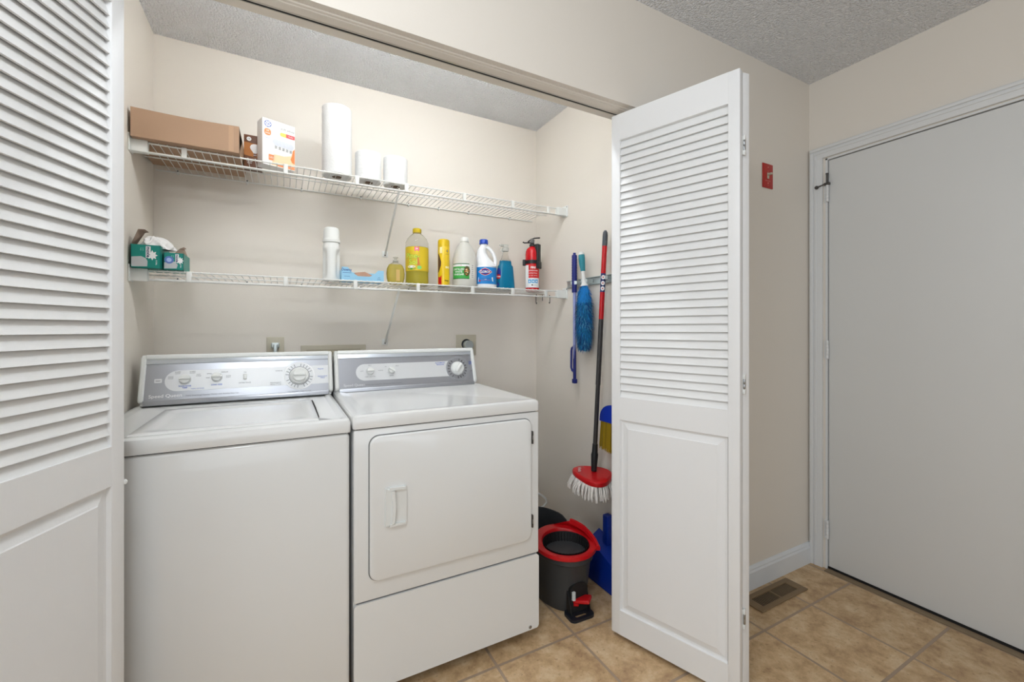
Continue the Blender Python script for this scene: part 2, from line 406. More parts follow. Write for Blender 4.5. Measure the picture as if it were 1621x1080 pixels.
m = MB(); m.box(XD - 0.035, XD + 0.05, DY0 - .01, DY1 + .003, 0, 0.004, M_thresh, .001); m.box(XD + 0.001, XD + 0.05, DY0 - .01, DY1 + .003, 0.004, 0.012, M_dark)  # upper dark box paints the shaded gap below the door
struct('trim_4', m, 'bronze threshold strip and painted dark gap under the entry door', 'trim')
m = MB(); m.box(XD - .012, XD, 1.2055, YF - .012, 0, .103, M_base)
struct('baseboard_right', m, 'short white baseboard end between corner and door casing', 'baseboard')

# ================================================================== BIFOLD DOORS
def bifold_panel(name, A, B, root, t=0.028, side=1):
    """A, B: bottom points on the visible (front) face; thickness goes to side*normal; returns panel parts"""
    A = Vector((A[0], A[1], 0)); B = Vector((B[0], B[1], 0)); W = (B - A).length; u = (B - A).normalized()
    n = Vector((u.y, -u.x, 0)) * side      # outward normal of the front face
    T = Matrix.Translation(-root.location) @ frame(A, u, -n, Vector((0, 0, 1)))   # local: x along, y into the thickness, z up
    z0, z1 = 0.018, 2.012; st = 0.036; lb, lt = 0.928, 1.911; pb, pt = 0.112, 0.841
    m = MB()
    m.box(0, st, 0, t, z0, z1, M_bifold, .0025, T); m.box(W - st, W, 0, t, z0, z1, M_bifold, .0025, T)
    e = .0004
    m.box(st - .004, W - st + .004, e, t - e, lt, z1 - e, M_bifold, 0, T); m.box(st - .004, W - st + .004, e, t - e, pt, lb, M_bifold, 0, T); m.box(st - .004, W - st + .004, e, t - e, z0 + e, pb, M_bifold, 0, T)
    p = m.build(name, root)
    m = MB(); N = 35; ph = (lt - lb) / N
    for i in range(N):
        zc = lb + (i + .5) * ph
        sl = [(0.0035, zc - ph * .60), (0.0085, zc - ph * .62), (0.0215, zc + ph * .62), (0.0165, zc + ph * .66)]
        vs = [T @ Vector((x, y, z)) for x in (st, W - st) for y, z in sl]
        m.add(vs, [(0, 1, 2, 3), (7, 6, 5, 4), (0, 4, 5, 1), (1, 5, 6, 2), (2, 6, 7, 3), (3, 7, 4, 0)], M_louver)
    m.build('louver', p)
    m = MB()
    x0, x1 = st, W - st
    # raised panel: sloped field border, both faces
    for yy, s_ in ((0.0, 1), (t, -1)):
        def rect(i, d): return [(x0 + i, yy + s_ * d, pb + i), (x1 - i, yy + s_ * d, pb + i), (x1 - i, yy + s_ * d, pt - i), (x0 + i, yy + s_ * d, pt - i)]
        levels = [rect(0, 0.0005), rect(0.003, 0.009), rect(0.010, 0.0095), rect(0.030, 0.0035), rect(0.0325, 0.0020)]
        vs = [T @ Vector(q) for L in levels for q in L]; fs = []
        for k in range(len(levels) - 1):
            for j in range(4): fs.append((k * 4 + j, k * 4 + (j + 1) % 4, k * 4 + 4 + (j + 1) % 4, k * 4 + 4 + j))
        fs.append(tuple((len(levels) - 1) * 4 + j for j in range(4)))
        m.add(vs, fs, M_bifold)
    m.build('raised_panel', p)
    return p, T
# right pair
r2 = thing('door_2', 'white louvered bifold closet door pair folded open beside the mops', 'bifold door', (1.38, 1.285, 0), kind='structure')
pa, Ta = bifold_panel('leading_panel', (1.124, 1.281), (1.2685, 0.848), r2, side=1)
n2 = Vector((0.9486, 0.3164))
apA = Vector((1.2685, 0.848)) + n2 * 0.0285
u1 = Vector((0.175, 0.9846)); n1 = Vector((0.9846, -0.175))
fa = apA + Vector((0.003, 0.002)) + n1 * 0.028
pb_, Tb = bifold_panel('rear_panel', tuple(fa), tuple(fa + u1 * 0.4535), r2, side=1)
def hinge_set(root, p, zlist, d):
    for z in zlist:
        m = MB(); x, y = p
        for k in range(4): m.lathe([(.0035, -.0078), (.0038, -.0072), (.0038, .0072), (.0035, .0078)], M_steel if k in (1, 2) else M_whitep, 12, (x, y, z - .024 + k * .016))
        m.box(x - .012, x + .012, y + .002, y + .0045, z - .03, z + .03, M_whitep, .001)
        rel(root, m).build('hinge', root, label='small metal hinge')
hinge_set(r2, (1.297, 0.853), (1.775, 1.012, 0.262), 0)
kp = fa + u1 * 0.05
m = MB(); m.lathe([(0.006, 0), (0.006, 0.010), (0.011, 0.014), (0.0145, 0.020), (0.013, 0.026), (0.006, 0.029), (0, 0.0295)], M_whitep, 20, T=frame((kp.x, kp.y, 0.893), (0, 0, 1), (u1.x, u1.y, 0), (n1.x, n1.y, 0)))
rel(r2, m).build('knob', pb_).location = (0, 0, 0)
# left pair
r1 = thing('door_1', 'white louvered bifold closet door pair folded open at the left edge', 'bifold door', (-0.45, 1.285, 0), kind='structure')
uL = Vector((-0.378, -0.9258)); A1 = Vector((-0.3199, 1.283)); B1 = A1 + uL * 0.457
pc, Tc = bifold_panel('leading_panel', tuple(A1), tuple(B1), r1, side=-1)
nL = Vector((0.9258, -0.378))
q = B1 - nL * 0.032
u3 = Vector((0.22, 0.9755)); n3 = Vector((-0.9755, 0.22))
fq = q + n3 * 0.028
pd, Td = bifold_panel('rear_panel', tuple(fq), tuple(fq + u3 * 0.4535), r1, side=-1)
hinge_set(r1, ((B1.x + q.x) / 2 - .008, (B1.y + q.y) / 2 - .004), (1.775, 1.012, 0.262), 0)
e = A1 + Vector((-0.006, 0.003))
m = MB(); m.lathe([(0.004, 0), (0.006, .001), (0.006, .003), (0.003, .0055), (0, .006)], M_whitep, 14, T=frame((A1.x - .001, A1.y - .002, 0.838), (0, 0, 1), (nL.x, nL.y, 0), (-uL.x, -uL.y, 0)))
rel(r1, m).build('aligner_bump', pc)

# ================================================================== APPLIANCES
def beziercap(pts): return pts
def console(root, x0, x1, zb, extra):
    """control console: leaning housing, end caps, brushed strip, silver panel"""
    yb = 1.962; zt = 1.088; k = 0.33
    def yz(v, d=0.0):   # v height above zb along slope plane; d outward distance
        return (yb + v * k + d * 0.0, 0)
    fr = Vector((0, -1, k)).normalized()               # outward normal of sloped face
    up = Vector((0, k, 1)).normalized()
    S = (zt - zb) / up.z
    O = Vector((0, yb, zb))
    def T0(x=0, v=0, off=0): return frame(O + Vector((x, 0, 0)) + up * v + fr * off, (1, 0, 0), up, fr)
    # housing (side profile extruded along x)
    def profile(g):
        return [(yb + .004 - g, zb), (yb + .004 + (zt - .02 - zb) * k - g, zt - .02), (yb + (zt - zb) * k + .006 - g * .5, zt - .005 + g * .4), (yb + (zt - zb) * k + .02, zt + g * .6), (2.085, zt + g * .6), (2.105, zt - .012), (2.105, zb)]
    m = MB(); pr = profile(0)
    n = len(pr)
    def side(m, pr, xa, xb, mt):
        vs = [(xa, y, z) for y, z in pr] + [(xb, y, z) for y, z in pr]; n = len(pr)
        m.add(vs, [tuple(range(n - 1, -1, -1)), tuple(range(n, 2 * n))] + [(j, (j + 1) % n, n + (j + 1) % n, n + j) for j in range(n)], mt)
    side(m, [(y, z - .002) for y, z in pr], x0 + .006, x1 - .006, M_whitep)
    rel(root, m).build('console_housing', root)
    # rounded end caps
    for xa, xb in ((x0, x0 + .016), (x1 - .016, x1)):
        m = MB()
        Tc_ = frame(O + Vector((0, 0, 0)), up, -fr, (1, 0, 0))     # local x up the slope, y into the back
        out = rrect(0.010, S + .003, -0.012, 0.10, 0.012)
        # clip the lower back: keep simple rounded outline
        vs = []; cap = []
        for g, xx in ((0.004, xa), (0.0, xa + .004), (0.0, xb - .004), (0.004, xb)):
            o2 = rrect(0.010 + g, S + .003 - g, -0.012 + g, 0.10 - g, 0.012 - g * .5); cap.append([Tc_ @ Vector((a, b, 0)) + Vector((xx, 0, 0)) for a, b in o2])
        N = len(cap[0]); vs = [p for c_ in cap for p in c_]
        fs = [tuple(range(N - 1, -1, -1)), tuple(3 * N + j for j in range(N))] + [(i * N + j, i * N + (j + 1) % N, (i + 1) * N + (j + 1) % N, (i + 1) * N + j) for i in range(3) for j in range(N)]
        m.add(vs, fs, M_whitep, True)
        rel(root, m).build('console_end_cap', root)
    m = MB(); m.box(x0 + .012, x1 - .012, S - .016, S + .003, -.03, .012, M_whitep, .006, T0()); rel(root, m).build('top_bezel', root)
    m = MB(); m.box(x0 + .015, x1 - .015, S - .033, S - .014, -.004, .007, M_chrome_strip, .001, T0()); rel(root, m).build('trim_strip', root, label='brushed silver trim strip')
    P = MB(); P.box(x0 + .015, x1 - .015, .014, S - .033, -.002, .003, M_console, 0, T0())
    P.box(x0 + .015, x1 - .015, -.002, .016, -.002, .008, M_console, .003, T0())
    extra(P, T0)
    P = rel(root, P).build('control_panel', root, label='silver control panel')
    return T0, P, S
def knob(root, parent, T, r, name='knob', mt=M_whitep, h=.016):
    m = MB(); m.lathe([(r, 0), (r * 1.02, .003), (r * .92, h * .75), (r * .84, h), (0, h)], mt, 28, T=T)
    m.box(-r * .95, r * .95, -r * .22, r * .22, h * .6, h * 1.45, mt, .002, T)
    return rel(root, m).build(name, parent)

def stadium_left(x0, x1, v0, v1, n=14):
    r = (v1 - v0) / 2
    return [(x0 + r - r * math.sin(PI * i / n), v0 + r - r * math.cos(PI * i / n)) for i in range(n + 1)][::-1][::-1] + [(x1, v1), (x1, v0)]

# ---- washer
WX0, WX1, AY0, AY1 = -0.473, 0.185, 1.397, 2.105
ws = thing('washing_machine', 'white top loading washing machine with silver control panel, left of the dryer', 'washing machine', ((WX0 + WX1) / 2, 1.75, 0))
m = MB()
m.box(WX0 + .003, WX1 - .003, AY0 + .004, AY1, 0.02, 0.866, M_white, .012)
rel(ws, m).build('cabinet', ws)
for x in (WX0 + .05, WX1 - .05):
    for y in (AY0 + .06, AY1 - .06):
        rel(ws, MB().lathe([(.02, 0), (.02, .006), (.01, .009), (.01, .024)], M_black, 14, (x, y, 0))).build('foot', ws)
m = MB()
m.box(WX0 + .012, WX1 - .012, AY0 + .012, AY1 - .01, 0.862, 0.870, M_dark)
rel(ws, m).build('top_seam', ws)
# top shell: rim with sloping sides and recess round the lid
m = MB()
lx0, lx1, ly0, ly1 = -0.357, 0.098, 1.432, 1.845
def ring(x0, x1, y0, y1, z, r, n=6): return [(a, b, z) for a, b in rrect(x0, x1, y0, y1, r, n)]
L = [ring(WX0 + .001, WX1 - .001, AY0 + .001, AY1, .869, .010), ring(WX0, WX1, AY0, AY1, .874, .011), ring(WX0, WX1, AY0, AY1, .898, .011), ring(WX0 + .003, WX1 - .003, AY0 + .003, AY1 - .003, .906, .012), ring(WX0 + .012, WX1 - .012, AY0 + .012, AY1 - .012, .911, .012),
     ring(WX0 + .022, WX1 - .022, AY0 + .022, AY1 - .02, .911, .012), ring(WX0 + .032, WX1 - .032, AY0 + .028, AY1 - .04, .905, .012)]
N = len(L[0]); vs = [p for l in L for p in l]
fs = [(i * N + j, i * N + (j + 1) % N, (i + 1) * N + (j + 1) % N, (i + 1) * N + j) for i in range(len(L) - 1) for j in range(N)]
fs.append(tuple(range(N - 1, -1, -1))); fs.append(tuple((len(L) - 1) * N + j for j in range(N)))
m.add(vs, fs, M_white, True)
rel(ws, m).build('top_cover', ws)
m = MB()
L = [ring(lx0, lx1, ly0, ly1, .9035, .006), ring(lx0, lx1, ly0, ly1, .910, .006), ring(lx0 + .004, lx1 - .004, ly0 + .004, ly1 - .004, .9135, .006), ring(lx0 + .03, lx1 - .03, ly0 + .03, ly1 - .03, .9135, .03), ring(lx0 + .042, lx1 - .042, ly0 + .045, ly1 - .042, .9095, .04), ring(lx0 + .06, lx1 - .06, ly0 + .06, ly1 - .06, .9095, .05)]
N = len(L[0]); vs = [p for l in L for p in l]
fs = [(i * N + j, i * N + (j + 1) % N, (i + 1) * N + (j + 1) % N, (i + 1) * N + j) for i in range(len(L) - 1) for j in range(N)]
fs.append(tuple((len(L) - 1) * N + j for j in range(N)))
m.add(vs, fs, M_white, True)
lid = rel(ws, m).build('lid', ws)
m = MB(); m.tube([(lx1 + .003, 1.852, .9065), (lx1 + .004, 1.70, .9065), (lx1 + .002, 1.50, .9065), (lx1 - .004, 1.452, .9065)], .0028, M_dark, 6); rel(ws, m).build('lid_gap', ws)
m = MB(); m.lathe([(0.005, 0), (.005, .0025), (0, .003)], M_dsteel, 12, (-0.357 + .012, 1.86, .905)); rel(ws, m).build('lid_pin', ws)
G, B_, W_ = M_grey_txt, M_blue_txt, M_white_txt
def washer_print(m, T0):
    m.prism(stadium_left(-0.383, 0.172, .047, .125), .003, .0036, M_console_lt, T0())
    tx = lambda s_, x, v, size, mt, sx=1.0, bold=0.0: text(m, s_, size, mt, T0(x, v, .0040), sx, bold)
    tx('Speed Queen', -0.377, .031, .0165, W_, 1.08, .012)
    tx('Heavy Duty Large Capacity Washer with Stainless Steel Tub', -0.235, .028, .0068, G, 1.0)
    tx('COLD\nCOLD', -0.366, .098, .0058, M_black_txt); tx('WARM\nCOLD', -0.346, .116, .0058, M_black_txt); tx('WARM\nWARM', -0.301, .116, .0058, M_black_txt); tx('HOT\nCOLD', -0.282, .104, .0058, M_black_txt)
    tx('WASH RINSE\nTEMP', -0.322, .061, .0066, B_, 1, .02); tx('LOAD SIZE', -0.224, .064, .0072, B_, 1, .02); tx('EXTRA RINSE', -0.132, .066, .0068, G); tx('ON', -0.132, .108, .006, G)
    tx('MINI', -0.253, .092, .0058, M_black_txt); tx('SMALL', -0.248, .108, .0058, M_black_txt); tx('MEDIUM', -0.200, .112, .0058, M_black_txt); tx('SUPER\nRESET', -0.187, .094, .0058, G)
    tx('FABRIC SOFTENER', -0.283, .053, .005, B_)
    tx('NORMAL', -0.014, .108, .0065, G); tx('PERMANENT\nPRESS CYCLE', -0.026, .056, .0068, G); tx('Regular', 0.142, .110, .0075, B_); tx('PERMANENT\nPRESS', 0.148, .074, .0065, B_)
    tx('PULL TO START - PUSH TO STOP', 0.060, .019, .0058, G)
    m.prism(rrect(-.413, -.391, .081, .096, .002), .0032, .0038, M_console_lt, T0()); m.box(-.409, -.395, .087, .089, .0038, .0041, G, 0, T0())
T0, P, S = console(ws, -0.455, 0.187, 0.913, washer_print)
knob(ws, P, T0(-0.322, .090, .0035), .0185)
knob(ws, P, T0(-0.224, .093, .0035), .0175)
m = MB(); m.box(-.006, .006, -.010, .010, 0, .008, M_whitep, .002, T0(-0.132, .090, .0035)); rel(ws, m).build('rocker_switch', P)
dc = (0.060, .084)
m = MB()
m.prism(disc(0, 0, .0575, n=48), .0036, .0044, M_white_txt, T0(*dc)); m.prism(disc(0, 0, .054, n=48), .0044, .0048, M_console_lt, T0(*dc))
m.prism(disc(0, 0, .0385, n=48), .0048, .0052, M_black_txt, T0(*dc)); m.prism(disc(0, 0, .0368, n=48), .0052, .0056, M_white_txt, T0(*dc))
for i in range(24):
    a = 2 * PI * i / 24 + .13
    if i % 6 == 0: continue
    m.box(.040, .051, -.0011, .0011, .0048, .0052, M_grey_txt, 0, T0(*dc) @ Matrix.Rotation(a, 4, 'Z'))
rel(ws, m).build('dial_ring', P)
m = MB(); m.lathe([(.034, 0), (.0345, .004), (.033, .010), (.027, .012), (.0265, .020), (.023, .023), (0, .0225)], M_whitep, 36, T=T0(dc[0], dc[1], .0056)); m.box(-.022, .022, -.005, .005, .018, .029, M_whitep, .003, T0(dc[0], dc[1], .0056)); rel(ws, m).build('timer_dial', P)

# ---- dryer
DX0, DX1 = 0.190, 0.866
dr = thing('clothes_dryer', 'white front loading clothes dryer beside the black and red mop bucket', 'dryer', ((DX0 + DX1) / 2, 1.75, 0))
m = MB()
m.box(DX0 + .003, DX1 - .001, AY0 + .012, AY1, 0.045, 0.872, M_white, .01)
rel(dr, m).build('cabinet', dr)
m = MB(); m.box(DX0 + .03, DX1 - .03, AY0 + .05, AY1 - .02, .02, .05, M_dark); rel(dr, m).build('underside_shade', dr)  # dark box below the cabinet stands in for the shadow there
for x in (DX0 + .05, DX1 - .05):
    for y in (AY0 + .09, AY1 - .06):
        rel(dr, MB().lathe([(.02, 0), (.02, .006), (.01, .009), (.01, .05)], M_black, 14, (x, y, 0))).build('foot', dr)
m = MB(); m.box(DX0 + .003, DX1 - .001, AY0, AY0 + .02, 0.332, 0.872, M_white, .006); fp = rel(dr, m).build('front_panel', dr)
m = MB()
pf = rrect(DX0 + .003, DX1 - .001, 0.046, 0.327, .012)
m.prism(pf, -.02, 0.0, M_white, frame((0, AY0, 0), (1, 0, 0), (0, 0, 1)))
lp = rel(dr, m).build('lower_panel', dr)
m = MB(); m.box(DX0 + .008, DX1 - .006, AY0 + .001, AY0 + .02, 0.050, .062, M_console_lt, .001)
m = MB(); m.lathe([(.006, 0), (.006, .002), (.003, .003), (0, .003)], M_steel, 14, T=frame((0.826, AY0 - .0005, 0.058), (0, 0, 1), (1, 0, 0), (0, -1, 0))); rel(dr, m).build('screw', lp)
m = MB(); m.box(DX0 + .012, DX1 - .01, AY0 + .008, AY0 + .014, .325, .334, M_grey_txt); rel(dr, m).build('panel_seam', dr)
m = MB(); m.box(DX0 + .012, DX1 - .012, AY0 + .008, AY1 - .01, 0.868, 0.878, M_dark); rel(dr, m).build('top_seam', dr)
m = MB()
L = [ring(DX0 + .001, DX1 - .001, AY0 - .003, AY1, .876, .012), ring(DX0, DX1, AY0 - .004, AY1, .880, .012), ring(DX0, DX1, AY0 - .004, AY1, .907, .012), ring(DX0 + .003, DX1 - .003, AY0 - .001, AY1 - .003, .914, .012), ring(DX0 + .012, DX1 - .012, AY0 + .008, AY1 - .012, .918, .012),
     ring(DX0 + .030, DX1 - .020, AY0 + .022, AY1 - .02, .917, .012), ring(DX0 + .05, DX1 - .03, AY0 + .05, AY1 - .04, .914, .02)]
N = len(L[0]); vs = [p for l in L for p in l]
fs = [(i * N + j, i * N + (j + 1) % N, (i + 1) * N + (j + 1) % N, (i + 1) * N + j) for i in range(len(L) - 1) for j in range(N)]
fs.append(tuple(range(N - 1, -1, -1))); fs.append(tuple((len(L) - 1) * N + j for j in range(N)))
m.add(vs, fs, M_white, True); rel(dr, m).build('top_cover', dr)
# door
M_gap = mat('door_gap_shadow', (128, 128, 126), 0.7)  # grey painted for the shade in the gap around the dryer door
TF = frame((0, AY0, 0), (1, 0, 0), (0, 0, 1))
m = MB(); m.prism(rrect(0.2365, 0.830, 0.3895, 0.8525, .032, 8), 0, .0008, M_gap, TF); rel(dr, m).build('door_gap_shade', dr)
m = MB()
cap = []
for g, h in ((0, .0006), (0, .0075), (.0015, .0105), (.004, .012)):
    cap.append([TF @ Vector((a, b, h)) for a, b in rrect(0.2395 + g, 0.827 - g, 0.3925 + g, 0.8495 - g, .030, 8)])
N = len(cap[0]); vs = [p for c_ in cap for p in c_]
m.add(vs, [tuple(3 * N + j for j in range(N))] + [(i * N + j, i * N + (j + 1) % N, (i + 1) * N + (j + 1) % N, (i + 1) * N + j) for i in range(3) for j in range(N)], M_white, True)
dd = rel(dr, m).build('door', dr)
m = MB()   # moulded pull with an open recess
hx0, hx1, hz0, hz1 = .283, .353, .560, .684
m.prism(rrect(hx0, hx1, hz0, hz1, .006), .012, .0165, M_whitep, TF)
Th = frame((0, AY0, 0), (1, 0, 0), (0, 0, 1))
lip = [(hx0 + .026, hz0 + .010), (hx1 - .004, hz0 + .010), (hx1 - .002, (hz0 + hz1) / 2), (hx1 - .004, hz1 - .008), (hx0 + .026, hz1 - .008), (hx0 + .030, (hz0 + hz1) / 2)]
m.prism([(hx0 + .003, hz0 + .003), (hx0 + .030, hz0 + .010), (hx0 + .034, (hz0 + hz1) / 2), (hx0 + .030, hz1 - .010), (hx0 + .003, hz1 - .003)], .0165, .0215, M_whitep, Th)
m.prism([(hx0 + .020, hz0 + .009), (hx0 + .030, hz0 + .011), (hx0 + .034, (hz0 + hz1) / 2), (hx0 + .030, hz1 - .011), (hx0 + .020, hz1 - .009), (hx0 + .024, (hz0 + hz1) / 2)], .0215, .0275, M_whitep, Th)
m.prism([(hx0 + .014, hz1 - .008), (hx1 - .004, hz1 - .010), (hx1 - .004, hz1 - .002), (hx0 + .016, hz1)], .0165, .024, M_whitep, Th)
m.prism([(hx0 + .014, hz0), (hx1 - .004, hz0 + .002), (hx1 - .004, hz0 + .008), (hx0 + .016, hz0 + .008)], .0165, .024, M_whitep, Th)
rel(dr, m).build('handle', dd)
for z in (.778, .462):
    m = MB(); m.box(.8275, .8335, AY0 - .013, AY0, z - .024, z + .024, M_dsteel, .0015); m.box(.829, .832, AY0 - .015, AY0, z - .008, z + .008, M_steel, .001); rel(dr, m).build('door_hinge', dr, label='dark metal hinge')
def dryer_print(m, T0):
    m.prism(stadium_left(0.283, 0.745, .047, .122), .003, .0036, M_console_lt, T0())
    tx = lambda s_, x, v, size, mt, sx=1.0, bold=0.0: text(m, s_, size, mt, T0(x, v, .0040), sx, bold)
    tx('Speed Queen', 0.275, .029, .0155, M_console_lt, 1.05, .01)
    tx('Heavy Duty Large Capacity Dryer with Automatic Moisture Control', 0.395, .028, .006, G)
    tx('HEAT', 0.343, .115, .0058, G); tx('LOW', 0.309, .090, .0058, G); tx('FABRIC SELECTOR', 0.343, .063, .0055, G); tx('NORMAL', 0.390, .090, .0055, G); tx('ON', 0.413, .106, .0055, G); tx('DELAY', 0.465, .108, .0055, G); tx('SIGNAL', 0.437, .064, .0055, G)
    tx('AUTOMATIC\nREGULAR', 0.672, .110, .0085, B_, 1, .015); tx('TIME\nDRY', 0.828, .108, .0085, B_, 1, .015); tx('COOL', 0.830, .068, .006, M_black_txt)
T0, P, S = console(dr, 0.196, 0.852, 0.914, dryer_print)
knob(dr, P, T0(0.343, .088, .0035), .0165); knob(dr, P, T0(0.437, .088, .0035) @ Matrix.Rotation(R(-35), 4, 'Z'), .0155)
dc = (0.757, .083); m = MB()
m.prism(disc(0, 0, .058, n=48), .0036, .0044, M_chrome_strip, T0(*dc)); m.prism(disc(0, 0, .0545, n=48), .0044, .0048, M_console, T0(*dc))
for i in range(20):
    if i in (5, 6, 14): continue
    m.box(.040, .051, -.0013, .0013, .0048, .0052, M_black_txt, 0, T0(*dc) @ Matrix.Rotation(2 * PI * i / 20, 4, 'Z'))
rel(dr, m).build('dial_ring', P)
m = MB(); Tk = T0(dc[0], dc[1], .0048); m.lathe([(.034, 0), (.034, .005), (.030, .014), (.024, .018), (0, .018)], M_whitep, 36, T=Tk)
m.box(-.026, .026, -.007, .007, .010, .027, M_whitep, .004, Tk @ Matrix.Rotation(R(52), 4, 'Z')); rel(dr, m).build('timer_dial', P)
# cords behind the machines
m = MB(); m.tube([(0.187, 2.14, 0.93), (0.190, 2.12, 1.0), (0.186, 2.09, 1.03), (0.188, 2.12, .96), (0.190, 2.13, .80)], .009, M_black, 8)
tag(m.build('hose'), 'black hose seen in the gap between washer and dryer', 'hose')
m = MB()
m.tube([(1.02, 2.0, .33), (1.12, 2.0, .33), (1.186, 2.0, .313), (1.226, 2.0, .292), (1.259, 2.0, .27), (1.283, 2.0, .247), (1.288, 2.0, .225), (1.267, 2.0, .208), (1.226, 2.0, .202), (1.17, 2.0, .205), (1.10, 2.02, .15), (1.08, 2.05, .008)], .0055, M_whitep, 8)
m.tube([(1.262, 2.005, .204), (1.256, 2.01, .15), (1.25, 2.01, .008)], .009, M_galv, 10)
tag(m.build('loose_hose'), 'thin white hose loop beside the dryer above the mop bucket', 'hose')

# ================================================================== WALL OUTLETS
def plate(name, label, cat, xa, xb, za, zb, loc=None):
    t = thing(name, label, cat, ((xa + xb) / 2, YB, (za + zb) / 2)); m = MB(); m.box(xa, xb, YB - .006, YB - .0003, za, zb, M_ivory, .003); rel(t, m).build('cover_plate', t); return t
t = plate('power_outlet', 'almond power outlet with a grey plug above the washer', 'outlet', -0.068, 0.005, 1.030, 1.150)
m = MB(); m.box(-.049, -.014, YB - .030, YB - .006, 1.098, 1.124, M_galv, .005); m.box(-.040, -.023, YB - .038, YB - .028, 1.04, 1.116, M_galv, .005); rel(t, m).build('plug', t)
m = MB(); m.lathe([(.017, 0), (.017, .002), (0, .002)], M_ivory, 20, T=frame((-.031, YB - .006, 1.112), (1, 0, 0), (0, 0, 1), (0, -1, 0))); m.lathe([(.017, 0), (.017, .002), (0, .002)], M_ivory, 20, T=frame((-.031, YB - .006, 1.070), (1, 0, 0), (0, 0, 1), (0, -1, 0))); rel(t, m).build('receptacle', t)
t = plate('dryer_outlet', 'square almond outlet with round grey dryer plug', 'outlet', 0.874, 0.998, 1.035, 1.155)
m = MB(); m.lathe([(.030, 0), (.030, .004), (0, .004)], M_black, 28, T=frame((.936, YB - .006, 1.100), (1, 0, 0), (0, 0, 1), (0, -1, 0)))
rel(t, m).build('receptacle', t)
m = MB(); m.lathe([(.027, 0), (.027, .03), (.024, .034), (0, .034)], M_galv, 28, T=frame((.940, YB - .010, 1.096), (1, 0, 0), (0, 0, 1), (0, -1, 0))); m.tube([(.94, YB - .03, 1.075), (.94, YB - .03, 1.0), (.93, YB - .03, .8)], .010, M_galv, 10); rel(t, m).build('plug', t)
t = thing('supply_valve_box', 'wide almond washer valve box cover on the back wall', 'valve box', (.227, YB, 1.0))
m = MB(); m.box(.076, .378, YB - .008, YB - .0003, .93, 1.108, M_ivory, .003); rel(t, m).build('frame', t)
m = MB(); m.box(.10, .354, YB - .0085, YB - .004, .95, 1.088, mat('valve_box_inside', (176, 168, 148), .5), .002); rel(t, m).build('recess', t)

# ================================================================== WIRE SHELVES
def wire_shelf(zt, label):
    yf, yb = 2.0, YB - .004; x0, x1 = -0.440, 1.362
    t = thing('wire_shelf', label, 'shelf', (0.465, 2.15, zt), group='white wire shelves')
    m = MB(); n = 70
    for i in range(n + 1):
        x = x0 + .012 + (x1 - x0 - .024) * i / n
        m.tube([(x, yf - .004, zt - .003), (x, yf - .002, zt + .0008), (x, yf + .003, zt), (x, yb, zt)], .0015, M_wire, 5)
    rel(t, m).build('deck_wires', t)
    for y, z, r in ((yf, zt - .003, .0032), (yf, zt - .036, .0036), (yf + .009, zt - .0375, .0022), (yf + .15, zt - .0045, .0026), (yb, zt - .0045, .0032)):
        rel(t, MB().tube([(x0 - .01, y, z), (x1 + .01, y, z)] if y < yf + .02 else [(XL + .006, y, z), (XR - .03, y, z)], r, M_wire, 8)).build('long_rod', t)
    for x in ((-0.327, .01, .29, .51, .80, 1.075, 1.30) if zt > 1.6 else (-.313, .01, .283, .565, .845, 1.075, 1.283)):
        rel(t, MB().box(x - .0085, x + .0085, yf - .007, yf + .004, zt - .040, zt + .001, M_wire, .003)).build('lip_clip', t)
    for xa, xb, s_ in ((XL + .0006, -0.432, 1), (XR - .0006, 1.352, -1)):
        m = MB(); m.box(xa, xb, yf - .014, yf + .012, zt - .042, zt + .003, M_whitep, .003); m.box(xa, xa + s_ * .004, yf - .03, yf + .02, zt - .046, zt + .016, M_whitep, .0015)
        m.lathe([(.003, 0), (.003, .0015), (0, .002)], M_dsteel, 10, T=frame((xa + s_ * .004, yf - .022, zt + .008), (0, 1, 0), (0, 0, 1), (s_, 0, 0)))
        rel(t, m).build('end_bracket', t)
    m = MB()
    a = Vector((.476, yf + .006, zt - .040)); b = Vector((.476, YB - .008, zt - .285))
    d = (b - a).normalized(); nn = Vector((1, 0, 0)); up = nn.cross(d)
    m.box(-.004, .004, 0, (b - a).length, -.006, .006, M_galv if False else M_wire, .002, frame(a, nn, d))
    m.tube([a + Vector((0, -.004, -.002)), a + Vector((0, -.009, .008)), a + Vector((0, -.003, .012))], .003, M_wire, 6)
    m.box(.461, .491, YB - .004, YB - .0003, zt - .300, zt - .268, M_whitep, .0015)
    m.lathe([(.004, 0), (.004, .002), (0, .0025)], M_dsteel, 12, T=frame((.476, YB - .004, zt - .290), (1, 0, 0), (0, 0, 1), (0, -1, 0)))
    rel(t, m).build('support_brace', t)
    for x in (-.40, -.145, .08, .353, .60, .77, .95, 1.22):
        m = MB(); m.box(x - .004, x + .004, yb - .006, YB - .0003, zt - .014, zt + .004, M_whitep, .002); m.lathe([(.003, 0), (.003, .002), (0, .002)], M_dsteel, 8, T=frame((x, yb - .006, zt + .0), (1, 0, 0), (0, 0, 1), (0, -1, 0))); rel(t, m).build('wall_clip', t)
    return t
ZU, ZL = 1.868, 1.404
wire_shelf(ZU, 'upper white wire shelf holding the cardboard box and paper rolls')
wire_shelf(ZL, 'lower white wire shelf holding the cleaning bottles')
UT, LT = ZU + .0022, ZL + .0022

